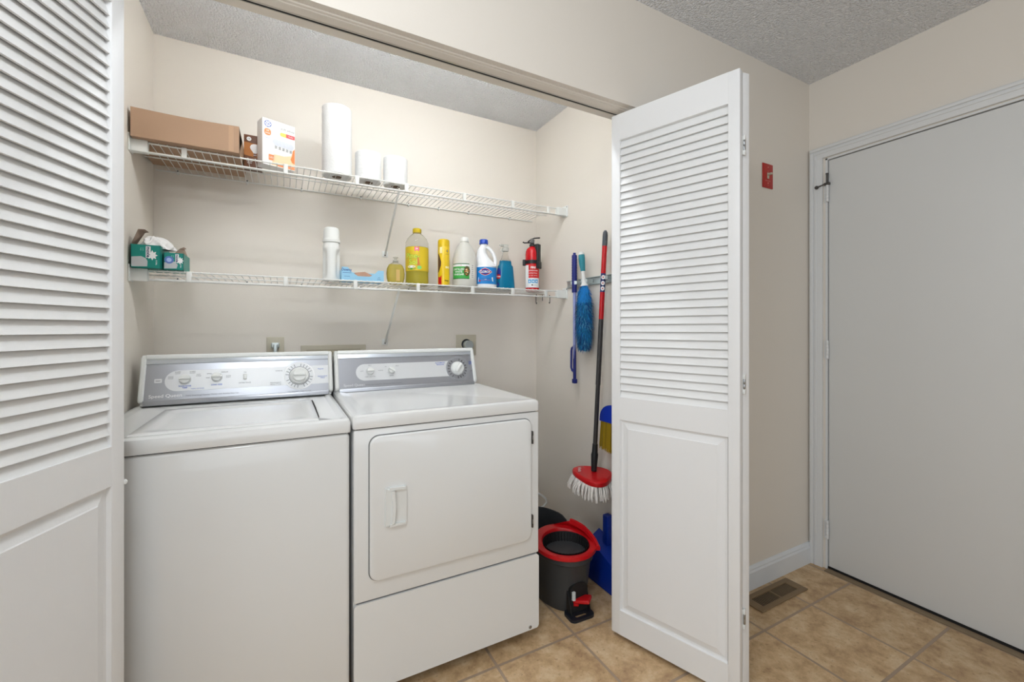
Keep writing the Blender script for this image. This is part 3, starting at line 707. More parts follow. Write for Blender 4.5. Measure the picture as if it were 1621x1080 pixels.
# ================================================================== UPPER SHELF ITEMS
t = thing('cardboard_box', 'long brown cardboard box on the left end of the upper shelf', 'box', (-0.31, 2.10, UT))
m = MB()
x0, x1, y0, y1, z0, z1 = -0.474, -0.150, 1.962, 2.262, UT, UT + .103
def bx(u, v, w_):    # slightly sagging box
    x = x0 + (x1 - x0) * u; y = y0 + (y1 - y0) * v; z = z0 + (z1 - z0) * w_
    if w_ > .5: z -= .004 * math.sin(PI * u) * (1 if v < .5 else .5)
    return (x, y, z)
def face(fn): m.grid(fn, 12, 6, M_cardboard, False)
face(lambda u, v: bx(u, 0, v)); face(lambda u, v: bx(1 - u, 1, v)); face(lambda u, v: bx(0, 1 - u, v)); face(lambda u, v: bx(1, u, v)); face(lambda u, v: bx(u, v, 1)); face(lambda u, v: bx(u, 1 - v, 0))
rel(t, m).build('carton', t)
m = MB()
for s_ in (0, 1): m.add([(x1 + .0008, y0 + .002 + s_ * .150, z0 + .004), (x1 + .010, y0 + .006 + s_ * .150, z0 + .05), (x1 + .0008, y0 + .002 + s_ * .150, z1 - .006), (x1 + .0008, y0 + .144 + s_ * .150, z1 - .006), (x1 + .006, y0 + .140 + s_ * .150, z0 + .05), (x1 + .0008, y0 + .144 + s_ * .150, z0 + .004)], [(0, 1, 4, 5), (1, 2, 3, 4)], M_cardboard)
rel(t, m).build('end_flap', t)
m = MB(); Mt_ = mat('packing_tape', (184, 150, 121), .45)
m.box(x1 - .034, x1 - .018, y0 - .0012, y0 - .0004, z0 + .002, z1 - .004, Mt_); m.box(x0 + .03, x1 - .03, y0 + .13, y0 + .17, z0 - .0008, z0 - .0002, Mt_)
rel(t, m).build('packing_tape', t)

def bulb(m, x, z, s, d, T, body, base):
    pr = [(0, .9), (.18, .88), (.36, .76), (.44, .56), (.40, .36), (.26, .16), (.16, .0)]
    out = [(x + r * s, z + h * s) for r, h in pr] + [(x - r * s, z + h * s) for r, h in pr[::-1][:-1]]
    m.prism(out, d, d + .0004, body, T)
    for k in range(4): m.box(x - .14 * s, x + .14 * s, z - (.06 + .1 * k) * s, z - (.0 + .1 * k) * s, d, d + .0006 + .0001 * (k % 2), base if k % 2 == 0 else M_black_txt, 0, T)
# brown bulb carton
t = thing('light_bulb_box', 'small brown light bulb carton between cardboard box and white carton', 'box', (-.112, 2.14, UT))
m = MB(); Mbr = mat('brown_carton', (104, 62, 34), .45, var=.15, vscale=14); m.box(-.0325, .0325, -.03, .03, 0, .136, Mbr, .001); m.build('carton', t)
TB = frame((0, -.0302, 0), (1, 0, 0), (0, 0, 1)); m = MB()
Mor = mat('amber_print', (176, 108, 40), .5)
m.prism([(-.032, .05), (.032, .04), (.032, .10), (-.032, .105)], .0001, .0003, Mor, TB)
m.prism(disc(-.014, .119, .0085), .0003, .0006, M_white_txt, TB); text(m, 'GE', .0085, M_black_txt, TB @ Matrix.Translation((-.014, .119, .0008)))
bulb(m, .008, .062, .042, .0004, TB, M_white_txt, M_steel)
text(m, 'vintage\nbulbs', .008, M_white_txt, TB @ Matrix.Translation((-.012, .022, .0006)))
m.build('printed_front', t)
# white bulb carton
t = thing('light_bulb_box', 'tall white light bulb carton with blue round logo and orange bottom corner', 'box', (-.025, 2.085, UT), R(20))
m = MB(); Mwc = mat('white_carton', (240, 238, 236), .4); m.box(-.064, .064, -.03, .03, 0, .192, Mwc, .001); m.build('carton', t)
m = MB(); m.v = []
Mo1 = mat('orange_print', (226, 138, 84), .5); Mpe = mat('peach_print', (240, 204, 162), .5); Mo2 = mat('deep_orange_print', (222, 120, 50), .5); Mgl = mat('pale_bulb_print', (204, 208, 216), .5); Mre = mat('coral_print', (232, 82, 84), .5); Mye = mat('yellow_print', (226, 200, 92), .5); Mbl = mat('logo_blue', (66, 98, 176), .5)
m.prism(disc(-.043, .170, .0135), .0001, .0003, Mbl, TB); m.prism([(-.043 + (.0122 + .0012 * math.cos(6 * a)) * math.cos(a) * .86, .170 + (.0122 + .0012 * math.cos(6 * a)) * math.sin(a) * .86) for a in [i * PI / 24 for i in range(48)]], .0003, .0005, M_white_txt, TB)
text(m, 'GE', .013, Mbl, TB @ Matrix.Translation((-.043, .170, .0007)), bold=.02)
m.prism(rrect(-.057, -.031, .122, .150, .011), .0001, .0003, Mo1, TB); text(m, '60\nwatt', .010, M_white_txt, TB @ Matrix.Translation((-.044, .137, .0006)))
text(m, 'lumens', .006, Mbl, TB @ Matrix.Translation((-.044, .112, .0004)))
text(m, 'soft white', .0135, M_grey_txt, TB @ Matrix.Translation((.034, .166, .0004)))
m.prism(rrect(.004, .060, .134, .150, .0075), .0001, .0003, Mye, TB); m.prism(rrect(.028, .063, .134, .150, .002), .0003, .0005, Mre, TB); text(m, '4 bulbs', .0065, M_white_txt, TB @ Matrix.Translation((.046, .142, .0008)))
m.prism([(.063, .004), (.063, .095), (.055, .080), (.050, .062), (.020, .052), (-.020, .050), (-.025, .020), (-.03, .004)], .0001, .0003, Mpe, TB)
m.prism([(.063, .030), (.063, .095), (.055, .085), (.052, .062), (.046, .048), (.052, .034)], .0003, .0005, Mo2, TB)
m.prism([(.063, .004), (.063, .020), (.0, .016), (-.01, .004)], .0003, .0005, mat('orange_print', (226, 138, 84), .5), TB)
for k in range(5): bulb(m, -.012 + k * .0145, .088 - k * .001, .030, .0006 + k * .0004, TB, Mgl, M_steel)
m.prism(rrect(-.040, -.018, .022, .046, .002), .0001, .0003, Mo1, TB); text(m, 'LED', .009, M_white_txt, TB @ Matrix.Translation((-.029, .034, .0006)))
m.build('printed_front', t)

def paper_roll(name, label, cat, x, y, r, h, group, tilt=0):
    t = thing(name, label, cat, (x, y, UT), group=group)
    m = MB(); pr = [(.021, .0), (r - .003, .0), (r, .003)]
    nz = 18
    for i in range(1, nz): pr.append((r + .0005 * math.sin(i * 2.1), .003 + (h - .006) * i / nz))
    pr += [(r, h - .003), (r - .003, h), (.021, h)]
    m.lathe(pr, M_paper, 40, caps=False)
    if name == 'toilet_paper_roll':
        for k in range(1, 1): pass
    m.build('paper', t)
    m = MB(); m.lathe([(.021, .0006), (.0195, .0006), (.0195, h - .0006), (.021, h - .0006)], M_cardin, 28, caps=False); m.lathe([(.021, .0007), (.021, h - .0007)], M_cardin, 28, caps=False); m.build('core', t)
    return t
paper_roll('paper_towel_roll', 'tall white paper towel roll standing on the upper shelf', 'paper towel', .214, 2.066, .062, .305, None)
paper_roll('toilet_paper_roll', 'white toilet paper roll next to the paper towel roll', 'toilet paper', .351, 2.075, .058, .132, 'toilet rolls on the upper shelf')
paper_roll('toilet_paper_roll', 'white toilet paper roll farthest right on the upper shelf', 'toilet paper', .476, 2.075, .056, .132, 'toilet rolls on the upper shelf')

# ================================================================== LOWER SHELF ITEMS
CA = lambda x, y: math.atan2(-y, -x)        # direction from an item towards the camera
M_teal = mat('teal_carton', (14, 134, 122), .4)
def bag_box(label, xa, xb, y0, dep, h, big):
    xc = (xa + xb) / 2; w2 = (xb - xa) / 2
    t = thing('trash_bag_box', label, 'box', (xc, y0 + dep / 2, LT), group='teal trash bag cartons')
    m = MB(); d2 = dep / 2; th = .0012
    for a in ((-w2, w2, -d2, -d2 + th), (-w2, w2, d2 - th, d2), (-w2, -w2 + th, -d2, d2), (w2 - th, w2, -d2, d2)): m.box(a[0], a[1], a[2], a[3], 0, h, M_teal)
    m.box(-w2, w2, -d2, d2, 0, th, M_teal); m.build('carton', t)
    TF_ = frame((0, -d2 - .0002, 0), (1, 0, 0), (0, 0, 1)); m = MB()
    rz_ = Matrix.Rotation(R(-90), 4, 'Z')
    cx_ = w2 * (.18 if big else .36); cz = h * .66; s = h / .085
    star = [(cx_ + .011 * s + (.016 if i % 2 == 0 else .010) * s * math.cos(2 * PI * i / 16), cz - .008 * s + (.019 if i % 2 == 0 else .011) * s * math.sin(2 * PI * i / 16)) for i in range(16)]
    m.prism(star, .0001, .0003, M_white_txt, TF_)
    m.prism(rrect(cx_ - .0075 * s, cx_ + .0065 * s, cz - .018 * s, cz + .024 * s, .001), .0003, .0005, M_white_txt, TF_)
    text(m, 'moxie', .0150 * s, mat('navy_print', (26, 30, 84), .5), TF_ @ Matrix.Translation((cx_ - .0005, cz + .003 * s, .0007)) @ rz_, bold=.03)
    text(m, 'trash\nbags', .006 * s, mat('pale_teal_print', (150, 205, 198), .5), TF_ @ Matrix.Translation((cx_ - .018 * s, cz + .012 * s, .0004)) @ rz_)
    Mg_ = mat('grey_bag_print', (188, 190, 192), .5)
    if big:
        m.prism([(-w2 + .002, .004), (-w2 + .002, h * .46), (-w2 * .3, h * .50), (w2 * .02, h * .42), (w2 * .12, h * .30), (w2 * .1, .006)], .0001, .0003, Mg_, TF_)
    else:
        m.prism([(-w2 + .002, .004), (-w2 + .002, h * .42), (w2 * .1, h * .5), (w2 * .42, h * .32), (w2 * .3, .006)], .0001, .0003, Mg_, TF_)
        m.prism(disc(-w2 * .45, h * .58, h * .22), .0003, .0005, mat('badge_blue', (96, 122, 190), .5), TF_); m.prism(disc(-w2 * .45, h * .58, h * .12), .0005, .0007, mat('badge_light', (170, 190, 230), .5), TF_)
    text(m, '13 GAL', .006 * s, M_white_txt, TF_ @ Matrix.Translation((w2 * .72, h * .26, .0004)) @ rz_, bold=.02)
    m.build('printed_front', t)
    m = MB()
    if big:
        fl = [(-w2, -d2 + .004, h), (-w2 + .002, -d2 + .05, h), (-w2 + .030, -d2 + .045, h + .050), (-w2 + .018, -d2 + .008, h + .055)]
        fl2 = [(-w2 + .018, -d2 + .008, h + .055), (-w2 + .030, -d2 + .045, h + .050), (-w2 + .044, -d2 + .030, h + .050), (-w2 + .036, -d2 + .010, h + .056)]
    else:
        fl = [(-w2 * .6, d2 * .2, h), (w2, d2 * .2, h), (w2 * .55, d2 * .2 + .01, h + .036), (w2 * .2, d2 * .2, h + .028)]
        fl2 = [(w2 * .55, d2 * .2 + .01, h + .036), (w2 * .9, d2 * .1, h + .028), (w2 * .86, d2 * .1, h + .026), (w2 * .2, d2 * .2, h + .028)]
    for f_ in (fl, fl2):
        off = Vector((.0008, -.0008, .0008)); m.add(f_ + [Vector(p) + off for p in f_], [(0, 1, 2, 3), (7, 6, 5, 4), (0, 4, 5, 1), (1, 5, 6, 2), (2, 6, 7, 3), (3, 7, 4, 0)], M_cardin)
    m.build('lid_flap', t, label='torn grey cardboard flap')
    return t, w2, d2, h
bb, w2, d2, hh = bag_box('larger teal trash bag carton with white bag bulging out, left shelf end', -.474, -.391, 1.966, .14, .083, True)
m = MB()
Mbag = mat('white_bag_plastic', (240, 238, 236), .35, bump=.3, bscale=30)
rnd = random.Random(3)
def bagf(u, v):
    a = 2 * PI * u; b = v * PI / 2
    r = math.cos(b) * (.040 + .007 * math.sin(3 * a + 1) + .0045 * math.sin(7 * a + v * 9) + .0025 * math.sin(13 * a - v * 14)); z = math.sin(b) * .046 + .005 * math.sin(5 * a + 3 * v) * math.sin(2 * b) + .0025 * math.sin(11 * a) * math.sin(2 * b)
    return (.012 + r * math.cos(a) * 1.05 + .010 * (1 - v) * max(0, math.cos(a)), -.012 + r * math.sin(a) * .95, hh - .006 + z)
m.grid(bagf, 72, 22, Mbag)
m.build('bag', bb, label='white plastic bag pulled out of the carton')
bag_box('smaller teal trash bag carton with round blue badge', -.386, -.327, 1.985, .12, .063, False)

# white talc-like bottle with grip
t = thing('detergent_bottle', 'tall plain white bottle with grip recesses and white cap', 'bottle', (.196, 2.12, LT))
m = MB(); ca = CA(.196, 2.12)
def gb(u, v):
    a = 2 * PI * u; z = .178 * v
    base = .037 if v > .03 else .034 + .1 * v
    if v > .86: base = .037 - (v - .86) * .03
    g = 0
    for c_ in (ca - 1.05, ca + 1.05):
        d = (a - c_ + PI) % (2 * PI) - PI
        g += math.exp(-(d / .42) ** 4) * max(0, 1 - ((v - .45) / .38) ** 4)
    r = base - .011 * g
    return (r * math.cos(a), r * math.sin(a) * .9, z)
m.grid(gb, 64, 40, M_whitep); m.lathe([(.034, 0), (0, 0)], M_whitep, 32, ay=.9, caps=False)
m.build('body', t)
m = MB(); m.lathe([(.0355, .176), (.0375, .178), (.0375, .190), (.0355, .192), (.0350, .194), (.0335, .232), (.030, .2425), (.024, .246), (0, .247)], M_whitep, 36, ay=.92); m.build('cap', t)

# dryer sheet box with dipping front
t = thing('dryer_sheet_box', 'low light blue dryer sheet box with brown torn opening', 'box', (.325, 2.10, LT))
Mlb = mat('light_blue_carton', (150, 200, 228), .45)
m = MB(); w2 = .0925; d2 = .045; h = .062
dip = [(-w2, 0), (w2, 0), (w2, h - .008), (w2 * .72, h - .008), (w2 * .52, h * .55), (w2 * .3, h * .38), (-w2 * .25, h * .38), (-w2 * .5, h * .62), (-w2 * .72, h), (-w2, h)]
def dipfront(y, mt): m.prism(dip, -.0006, .0006, mt, frame((0, y, 0), (1, 0, 0), (0, 0, 1)))
dipfront(-d2, Mlb); m.prism([(-w2, 0), (w2, 0), (w2, h * .8), (-w2, h * .8)], -.0006, .0006, Mlb, frame((0, d2, 0), (1, 0, 0), (0, 0, 1)))
m.box(-w2, -w2 + .0012, -d2, d2, 0, h * .85, Mlb); m.box(w2 - .0012, w2, -d2, d2, 0, h - .012, Mlb); m.box(-w2, w2, -d2, d2, 0, .0012, Mlb)
TFd = frame((0, -d2 - .0007, 0), (1, 0, 0), (0, 0, 1)); Mdb = mat('dark_blue_print', (40, 70, 140), .5)
text(m, 'Downy', .0165, Mdb, TFd @ Matrix.Translation((-.072, .050, .0002)), sx=.9, bold=.02); m.box(-.088, -.052, .036, .0375, .0001, .0003, Mdb, 0, TFd); m.box(-.082, -.058, .020, .0212, .0001, .0003, Mdb, 0, TFd); text(m, '105\nsheets', .007, Mdb, TFd @ Matrix.Translation((.07, .017, .0002)))
m.build('carton', t)
m = MB(); m.add([(-w2 * .62, -.01, h * .40), (-w2 * .3, 0, h * .72), (w2 * .16, .0, h * .82), (w2 * .55, -.01, h * .52), (w2 * .3, -d2 + .003, h * .36), (-w2 * .3, -d2 + .003, h * .36)], [(0, 5, 1), (5, 4, 2, 1), (4, 3, 2)], mat('kraft_inside', (166, 130, 110), .8)); m.box(-w2 + .003, w2 - .003, -d2 + .004, d2 - .002, .002, h * .34, mat('kraft_inside', (166, 130, 110), .8)); m.build('torn_inside', t, label='brown torn cardboard inside the box')

def clear(name, col, rough=.06, tr=1.0): return mat(name, col, rough, trans=tr, ior=1.18)
M_clear = clear('clear_plastic', (245, 245, 240))
# dish soap: oval clear bottle, yellow liquid
t = thing('soap_bottle', 'small round clear pump bottle of yellow soap', 'bottle', (.486, 2.115, LT))
prof = [(.030, 0), (.036, .006), (.043, .030), (.0445, .052), (.042, .075), (.034, .093), (.022, .102), (.014, .105)]
m = MB(); m.lathe(prof + [(.014, .110)], M_clear, 36, ay=.62, caps=True); m.build('body', t)
m = MB(); m.lathe([(r - .0025, z + .003) for r, z in prof[:6]] , mat('yellow_soap', (240, 222, 120), .15, trans=.6, ior=1.2), 36, ay=.60); m.build('liquid', t, label='yellow soap')
m = MB(); m.lathe([(.013, .110), (.013, .118), (.006, .119), (.006, .128), (.012, .129), (.012, .134), (0, .135)], mat('clear_cap', (222, 220, 208), .2, trans=.4), 20); m.build('pump', t)
m = MB(); cyl_patch(m, .0448, CA(.486, 2.115) + .15, CA(.486, 2.115) + .55, .015, .070, mat('ochre_label', (204, 172, 110), .5), ay=.62); m.build('label_sticker', t)
# pine cleaner
px, py = .594, 2.12; t = thing('cleaner_bottle', 'large clear bottle of yellow pine cleaner with yellow cap', 'bottle', (px, py, LT)); ca = CA(px, py)
prof = [(.052, 0), (.056, .004), (.057, .016), (.0555, .064), (.0565, .067), (.0565, .185), (.0575, .192), (.056, .212), (.047, .234), (.032, .250), (.021, .258), (.019, .262), (.019, .270)]
m = MB(); m.lathe(prof, M_clear, 40); m.build('body', t)
m = MB(); m.lathe([(.051, .003), (.0545, .02), (.0535, .064), (.0540, .186), (.0548, .188)], mat('pine_liquid', (226, 212, 84), .12, trans=.45, ior=1.2), 40); m.build('liquid', t, label='yellow green liquid')
m = MB(); m.lathe([(.0205, .264), (.0215, .266), (.0215, .282), (.019, .285), (0, .285)], mat('yellow_cap', (212, 184, 30), .35), 28, ridges=0); m.lathe([(.0195, .258), (.0205, .259), (.0205, .264)], mat('cap_ring', (150, 130, 60), .4), 28); m.build('cap', t)
m = MB(); Myl = mat('yellow_label', (216, 186, 38), .45); cyl_patch(m, .0565, ca - 1.5, ca + 1.5, .068, .186, Myl, .0006, n=40)
Mgr = mat('label_green', (60, 150, 70), .5); Myg = mat('label_lime', (226, 228, 70), .5)
a0 = ca - .42
for b, dz, mm in ((.045, 0, Mgr), (.012, .0002, Myg)):
    cyl_text(m, 'Pine-', .036, mm, .0565, a0, .140, bold=b, off=.0012 + dz); cyl_text(m, 'Sol', .036, mm, .0565, a0 + .08, .110, bold=b, off=.0012 + dz)
cyl_shape(m, rrect(-.011, .011, -.010, .012, .002), .0565, ca - .02, .174, mat('pink_print', (224, 84, 130), .5), .0010); cyl_text(m, '2X', .011, M_white_txt, .0565, ca - .02, .175, off=.0014, bold=.03)
cyl_shape(m, disc(0, 0, .021, .006), .0565, ca - .50, .088, M_white_txt, .0012); cyl_shape(m, disc(0, 0, .022, .004), .0565, ca - .50, .077, Mgr, .0012)
cyl_shape(m, [(-.007, 0), (.008, -.004), (.004, .022), (-.001, .044), (-.006, .030)], .0565, ca + .12, .094, mat('orange_label', (214, 122, 60), .5), .0012); cyl_shape(m, disc(0, 0, .011, .009), .0565, ca + .20, .084, mat('mint_label', (130, 210, 120), .5), .0014)
m.build('label_sticker', t)
# polish can
px, py = .734, 2.12; t = thing('spray_can', 'slim yellow furniture polish spray can', 'spray can', (px, py, LT)); ca = CA(px, py)
m = MB(); My = mat('yellow_can', (222, 186, 22), .3)
m.lathe([(.030, 0), (.031, .003), (.0305, .006), (.0305, .205), (.028, .209)], My, 36); m.lathe([(.0302, .0), (.0312, .001), (.0312, .004), (.0302, .005)], M_steel, 36); m.build('can', t)
m = MB(); m.lathe([(.0305, .206), (.0305, .232), (.029, .240), (.024, .244), (0, .244)], My, 36); m.box(-.006, .006, -.012, .012, .236, .2455, My, .003); m.build('cap', t)
m = MB(); Mdk = mat('brown_swoosh', (96, 66, 40), .5)
cyl_shape(m, [(-.016, -.045), (-.008, -.040), (.004, -.010), (.006, .010), (.000, .030), (-.008, .050), (-.016, .055)], .0305, ca - .62, .115, Mdk); cyl_shape(m, [(-.012, -.030), (.008, -.032), (.008, .018), (-.012, .010)], .0305, ca - .62, .038, mat('red_label', (206, 24, 28), .4), .0012)
cyl_shape(m, [(-.008, -.018), (.006, -.018), (.006, .014), (-.008, .012)], .0305, ca - .45, .188, mat('cream_label', (240, 226, 170), .5), .0010)
cyl_shape(m, rrect(-.010, .012, -.006, .006, .002), .0305, ca + .62, .098, mat('cream_label', (240, 226, 170), .5)); cyl_text(m, 'Pledge', .008, M_black_txt, .0305, ca + .5, .030, bold=.04); cyl_text(m, 'LEMON', .006, Mdk, .0305, ca + .62, .165); cyl_shape(m, disc(0, 0, .0045, .006), .0305, ca + .62, .182, M_black_txt); cyl_shape(m, disc(0, 0, .002, .003), .0305, ca + .62, .182, M_white_txt, .0012)
m.build('label_sticker', t)
# vinegar jug
px, py = .852, 2.125; t = thing('vinegar_jug', 'translucent white vinegar jug with green label', 'jug', (px, py, LT)); ca = CA(px, py)
Mmk = mat('milky_plastic', (228, 226, 218), .3, trans=.25, ior=1.3)
m = MB(); m.lathe([(.056, 0), (.062, .005), (.064, .014), (.064, .135), (.062, .155), (.054, .185), (.040, .215), (.026, .236), (.020, .242), (.0185, .246), (.0185, .252)], Mmk, 44, ax=1.0, ay=.92, expo=2.3)
m.build('body', t)
m = MB(); m.lathe([(.019, .250), (.021, .251), (.021, .264), (.019, .267), (0, .267)], mat('white_cap', (240, 240, 236), .35), 30); m.lathe([(.0215, .244), (.0225, .245), (.0225, .249), (.0215, .250)], mat('white_cap', (240, 240, 236), .35), 30); m.build('cap', t)
m = MB(); Mlg = mat('green_label', (60, 170, 70), .45); Mdg = mat('dark_green_label', (24, 110, 50), .45)
cyl_patch(m, .064, ca - 1.15, ca + .42, .046, .118, Mlg, .001, ay=.92, expo=2.3, n=30); cyl_patch(m, .064, ca - 1.15, ca + .42, .106, .118, M_white_txt, .0013, ay=.92, expo=2.3, n=30); cyl_patch(m, .064, ca - 1.15, ca + .42, .118, .122, Mdg, .001, ay=.92, expo=2.3, n=30); cyl_patch(m, .064, ca - 1.15, ca + .42, .042, .046, Mdg, .001, ay=.92, expo=2.3, n=30)
cyl_patch(m, .064, ca + .44, ca + .95, .044, .120, mat('pale_label', (232, 230, 224), .5), .001, ay=.92, expo=2.3, n=10)
def jt(s_, size, mt, a, z, bold=0.0, off=.0035): cyl_text(m, s_, size, mt, .064, a, z, bold=bold, ay=.95, off=off)
cyl_shape(m, disc(0, 0, .012, .006), .064, ca - .42, .112, mat('red_label', (206, 24, 28), .4), .0028, ay=.95); jt('Heinz', .0075, M_white_txt, ca - .42, .112, .02, .0040)
jt('DISTILLED\nWHITE\nVINEGAR', .0135, M_white_txt, ca - .48, .078, .02)
cyl_shape(m, disc(0, 0, .016, .026), .064, ca + .20, .082, mat('salad_dark', (84, 78, 38), .6), .0028, ay=.95)
for k in range(16):
    a = rnd.uniform(0, 6.28); rr_ = rnd.uniform(0, .8); cyl_shape(m, disc(.013 * rr_ * math.cos(a), .022 * rr_ * math.sin(a), .0035, n=8), .064, ca + .20, .082, [mat('salad_orange', (216, 130, 60), .6), mat('salad_cream', (226, 210, 170), .6), mat('salad_leaf', (70, 110, 40), .6)][k % 3], .0031 + k * .00002, ay=.95)
for k in range(7): jt('IIIII II'[:5 + k % 3], .0075, M_black_txt, ca + .68, .112 - k * .010)
m.build('label_sticker', t)
# bleach bottle
px, py = .972, 2.11; t = thing('bleach_bottle', 'white bleach bottle with blue cap and looped handle', 'bottle', (px, py, LT)); ca = CA(px, py)
Mbw = mat('bleach_white', (240, 241, 243), .3)
ux = Vector((-math.sin(ca), math.cos(ca), 0)); 
if ux.x < 0: ux = -ux
m = MB()
# lower body
m.lathe([(.053, 0), (.057, .004), (.058, .012), (.058, .112), (.056, .118)], Mbw, 40, ay=.78)
# shoulder neck leaning to the left (swept sections)
secs = [(.118, 0, .056, .044), (.135, -.004, .051, .041), (.150, -.012, .042, .036), (.170, -.020, .033, .030), (.190, -.0245, .027, .026), (.210, -.0235, .023, .023), (.226, -.0165, .019, .019), (.236, -.014, .0175, .0175), (.242, -.014, .0175, .0175)]
def sw(u, v):
    f = v * (len(secs) - 1); i = min(int(f), len(secs) - 2); f -= i; a = 2 * PI * u
    z, cx_, ra, rb = [secs[i][k] * (1 - f) + secs[i + 1][k] * f for k in range(4)]
    p = ux * (cx_ + ra * math.cos(a)); q_ = Vector((-ux.y, ux.x, 0)) * rb * math.sin(a)
    return (p.x + q_.x, p.y + q_.y, z)
m.grid(sw, 36, 32, Mbw)
m.build('body', t)
m = MB(); pts = []
for x_, z in ((-.010, .222), (.008, .222), (.024, .209), (.038, .190), (.047, .168), (.050, .146), (.047, .128), (.038, .118)): pts.append((ux.x * x_, ux.y * x_, z))
m.tube(pts, [.010, .010, .0098, .0095, .0095, .0098, .011, .013], Mbw, 14); m.build('handle', t)
m = MB(); cx_, cy_ = ux.x * -.014, ux.y * -.014; m.lathe([(.022, .240), (.0235, .242), (.0225, .262), (.020, .265), (0, .265)], mat('blue_cap', (22, 66, 170), .35), 32, (cx_, cy_, 0), ridges=32, ramp=.015); m.build('cap', t)
m = MB(); Mcb = mat('bright_blue_label', (20, 130, 206), .4)
cyl_patch(m, .058, ca - 1.45, ca + 1.45, .022, .112, Mcb, .0008, ay=.78, n=36)
AY = .80
cyl_shape(m, [(-.045, -.010), (.045, -.006), (.042, .016), (-.043, .014)], .058, ca, .042, M_white_txt, .0014, ay=AY)
Mrd = mat('red_label', (206, 24, 28), .4); Mnb = mat('navy_label', (28, 48, 140), .4)
dia = lambda s_: [(-.036 * s_, 0), (-.018 * s_, .013 * s_), (0, .019 * s_), (.018 * s_, .013 * s_), (.036 * s_, 0), (.018 * s_, -.013 * s_), (0, -.019 * s_), (-.018 * s_, -.013 * s_)]
cyl_shape(m, dia(1.1), .058, ca - .03, .086, M_white_txt, .0022, ay=AY); cyl_shape(m, dia(1.0), .058, ca - .03, .086, Mrd, .0030, ay=AY); cyl_shape(m, dia(.82), .058, ca - .03, .086, Mnb, .0038, ay=AY)
cyl_text(m, 'CLOROX', .0165, M_white_txt, .058, ca - .03, .0855, sx=.78, bold=.035, off=.0050, ay=AY)
cyl_text(m, 'Disinfecting Bleach', .0062, Mnb, .058, ca, .051, off=.0035, ay=AY); cyl_text(m, 'CLEANS AND WHITENS', .0052, Mrd, .058, ca, .041, off=.0035, ay=AY); cyl_shape(m, disc(0, 0, .004, .006), .058, ca - .55, .038, Mrd, .0035, ay=AY)
m.build('label_sticker', t)
# glass cleaner
px, py = 1.093, 2.12; t = thing('glass_cleaner_bottle', 'blue glass cleaner bottle with clear spray top', 'bottle', (px, py, LT)); ca = CA(px, py)
Mwx = mat('blue_cleaner', (18, 128, 168), .12, trans=.25, ior=1.3)
m = MB(); m.lathe([(.050, 0), (.054, .005), (.054, .018), (.051, .060), (.047, .105), (.044, .130), (.036, .140), (.035, .150), (.034, .158), (.0335, .160)], Mwx, 40, ay=.62, expo=2.6); m.build('body', t)
m = MB(); m.lathe([(.033, .160), (.028, .166), (.021, .178), (.0165, .196), (.0150, .210), (.0150, .216)], M_clear, 32, ay=.8, caps=False); m.build('neck', t)
m = MB(); Mcs = mat('clear_trigger', (228, 228, 222), .2, trans=.5, ior=1.2)
m.lathe([(.017, .214), (.019, .216), (.019, .232), (.017, .234), (0, .234)], Mcs, 24, ridges=16, ramp=.02)
m.box(-.016, .014, -.012, .012, .232, .252, Mcs, .005); m.box(-.034, -.012, -.007, .007, .240, .252, Mcs, .003); m.tube([(-.014, 0, .236), (-.022, 0, .226), (-.026, 0, .212)], .004, Mcs, 8)
m.build('spray_trigger', t)
m = MB()
cyl_patch(m, .0535, ca - 1.35, ca - .35, .020, .030, mat('windex_pale', (90, 190, 226), .4), .0005, ay=.64, n=16)
cyl_shape(m, disc(0, 0, .019, .030), .052, ca - .72, .088, Mnb, .0014, ay=.72); cyl_shape(m, disc(0, 0, .017, .013), .052, ca - .72, .070, Mrd, .0024, ay=.73)
cyl_text(m, 'Windex', .0125, M_white_txt, .052, ca - .72, .070, sx=.8, bold=.03, off=.0036, ay=.74); cyl_shape(m, disc(0, 0, .008, .012), .052, ca - .74, .026, Mnb, .0030, ay=.74)
m.build('label_sticker', t)
# extinguisher
px, py = 1.280, 2.14; t = thing('fire_extinguisher', 'red fire extinguisher with black strap bracket and white label', 'fire extinguisher', (px, py, LT)); ca = CA(px, py)
Mfr = mat('extinguisher_red', (196, 14, 26), .25)
m = MB(); m.lathe([(.034, 0), (.039, .003), (.040, .010), (.040, .215), (.038, .232), (.031, .248), (.018, .258), (.013, .261), (.013, .27)], Mfr, 40); m.build('cylinder', t)
m = MB(); m.lathe([(.0405, .158), (.0435, .159), (.0435, .178), (.0405, .179)], M_black, 40, caps=False)
bz = Matrix.Rotation(ca + R(62), 4, 'Z')
m.box(.026, .048, -.017, .017, .130, .272, M_black, .004, bz); m.box(.020, .052, -.020, .020, .130, .170, M_black, .004, bz); m.box(.036, .056, -.009, .009, .150, .185, M_black, .003, Matrix.Rotation(ca - R(85), 4, 'Z'))
m.build('strap_bracket', t)
m = MB(); m.lathe([(.017, .262), (.017, .274), (.012, .277), (.012, .292), (0, .294)], M_black, 20)
m.lathe([(.013, -.010), (.013, .012), (.009, .0125), (0, .0125)], M_dsteel, 24, T=frame((math.cos(ca) * .006, math.sin(ca) * .006, .292), (0, 0, 1), (-math.sin(ca), math.cos(ca), 0), (math.cos(ca), math.sin(ca), 0)))
m.build('valve', t, label='metal valve with round pressure gauge')
m = MB(); uxx = Vector((-math.sin(ca), math.cos(ca), 0)); uxx = uxx if uxx.x > 0 else -uxx
def P3(a, z): return (uxx.x * a, uxx.y * a, z)
Mlv = mat('black_lever', (34, 34, 34), .35, metal=.3)
m.tube([P3(-.026, .288), P3(-.006, .304), P3(.012, .310), P3(.045, .312)], .0040, Mlv, 8); m.build('squeeze_lever', t)
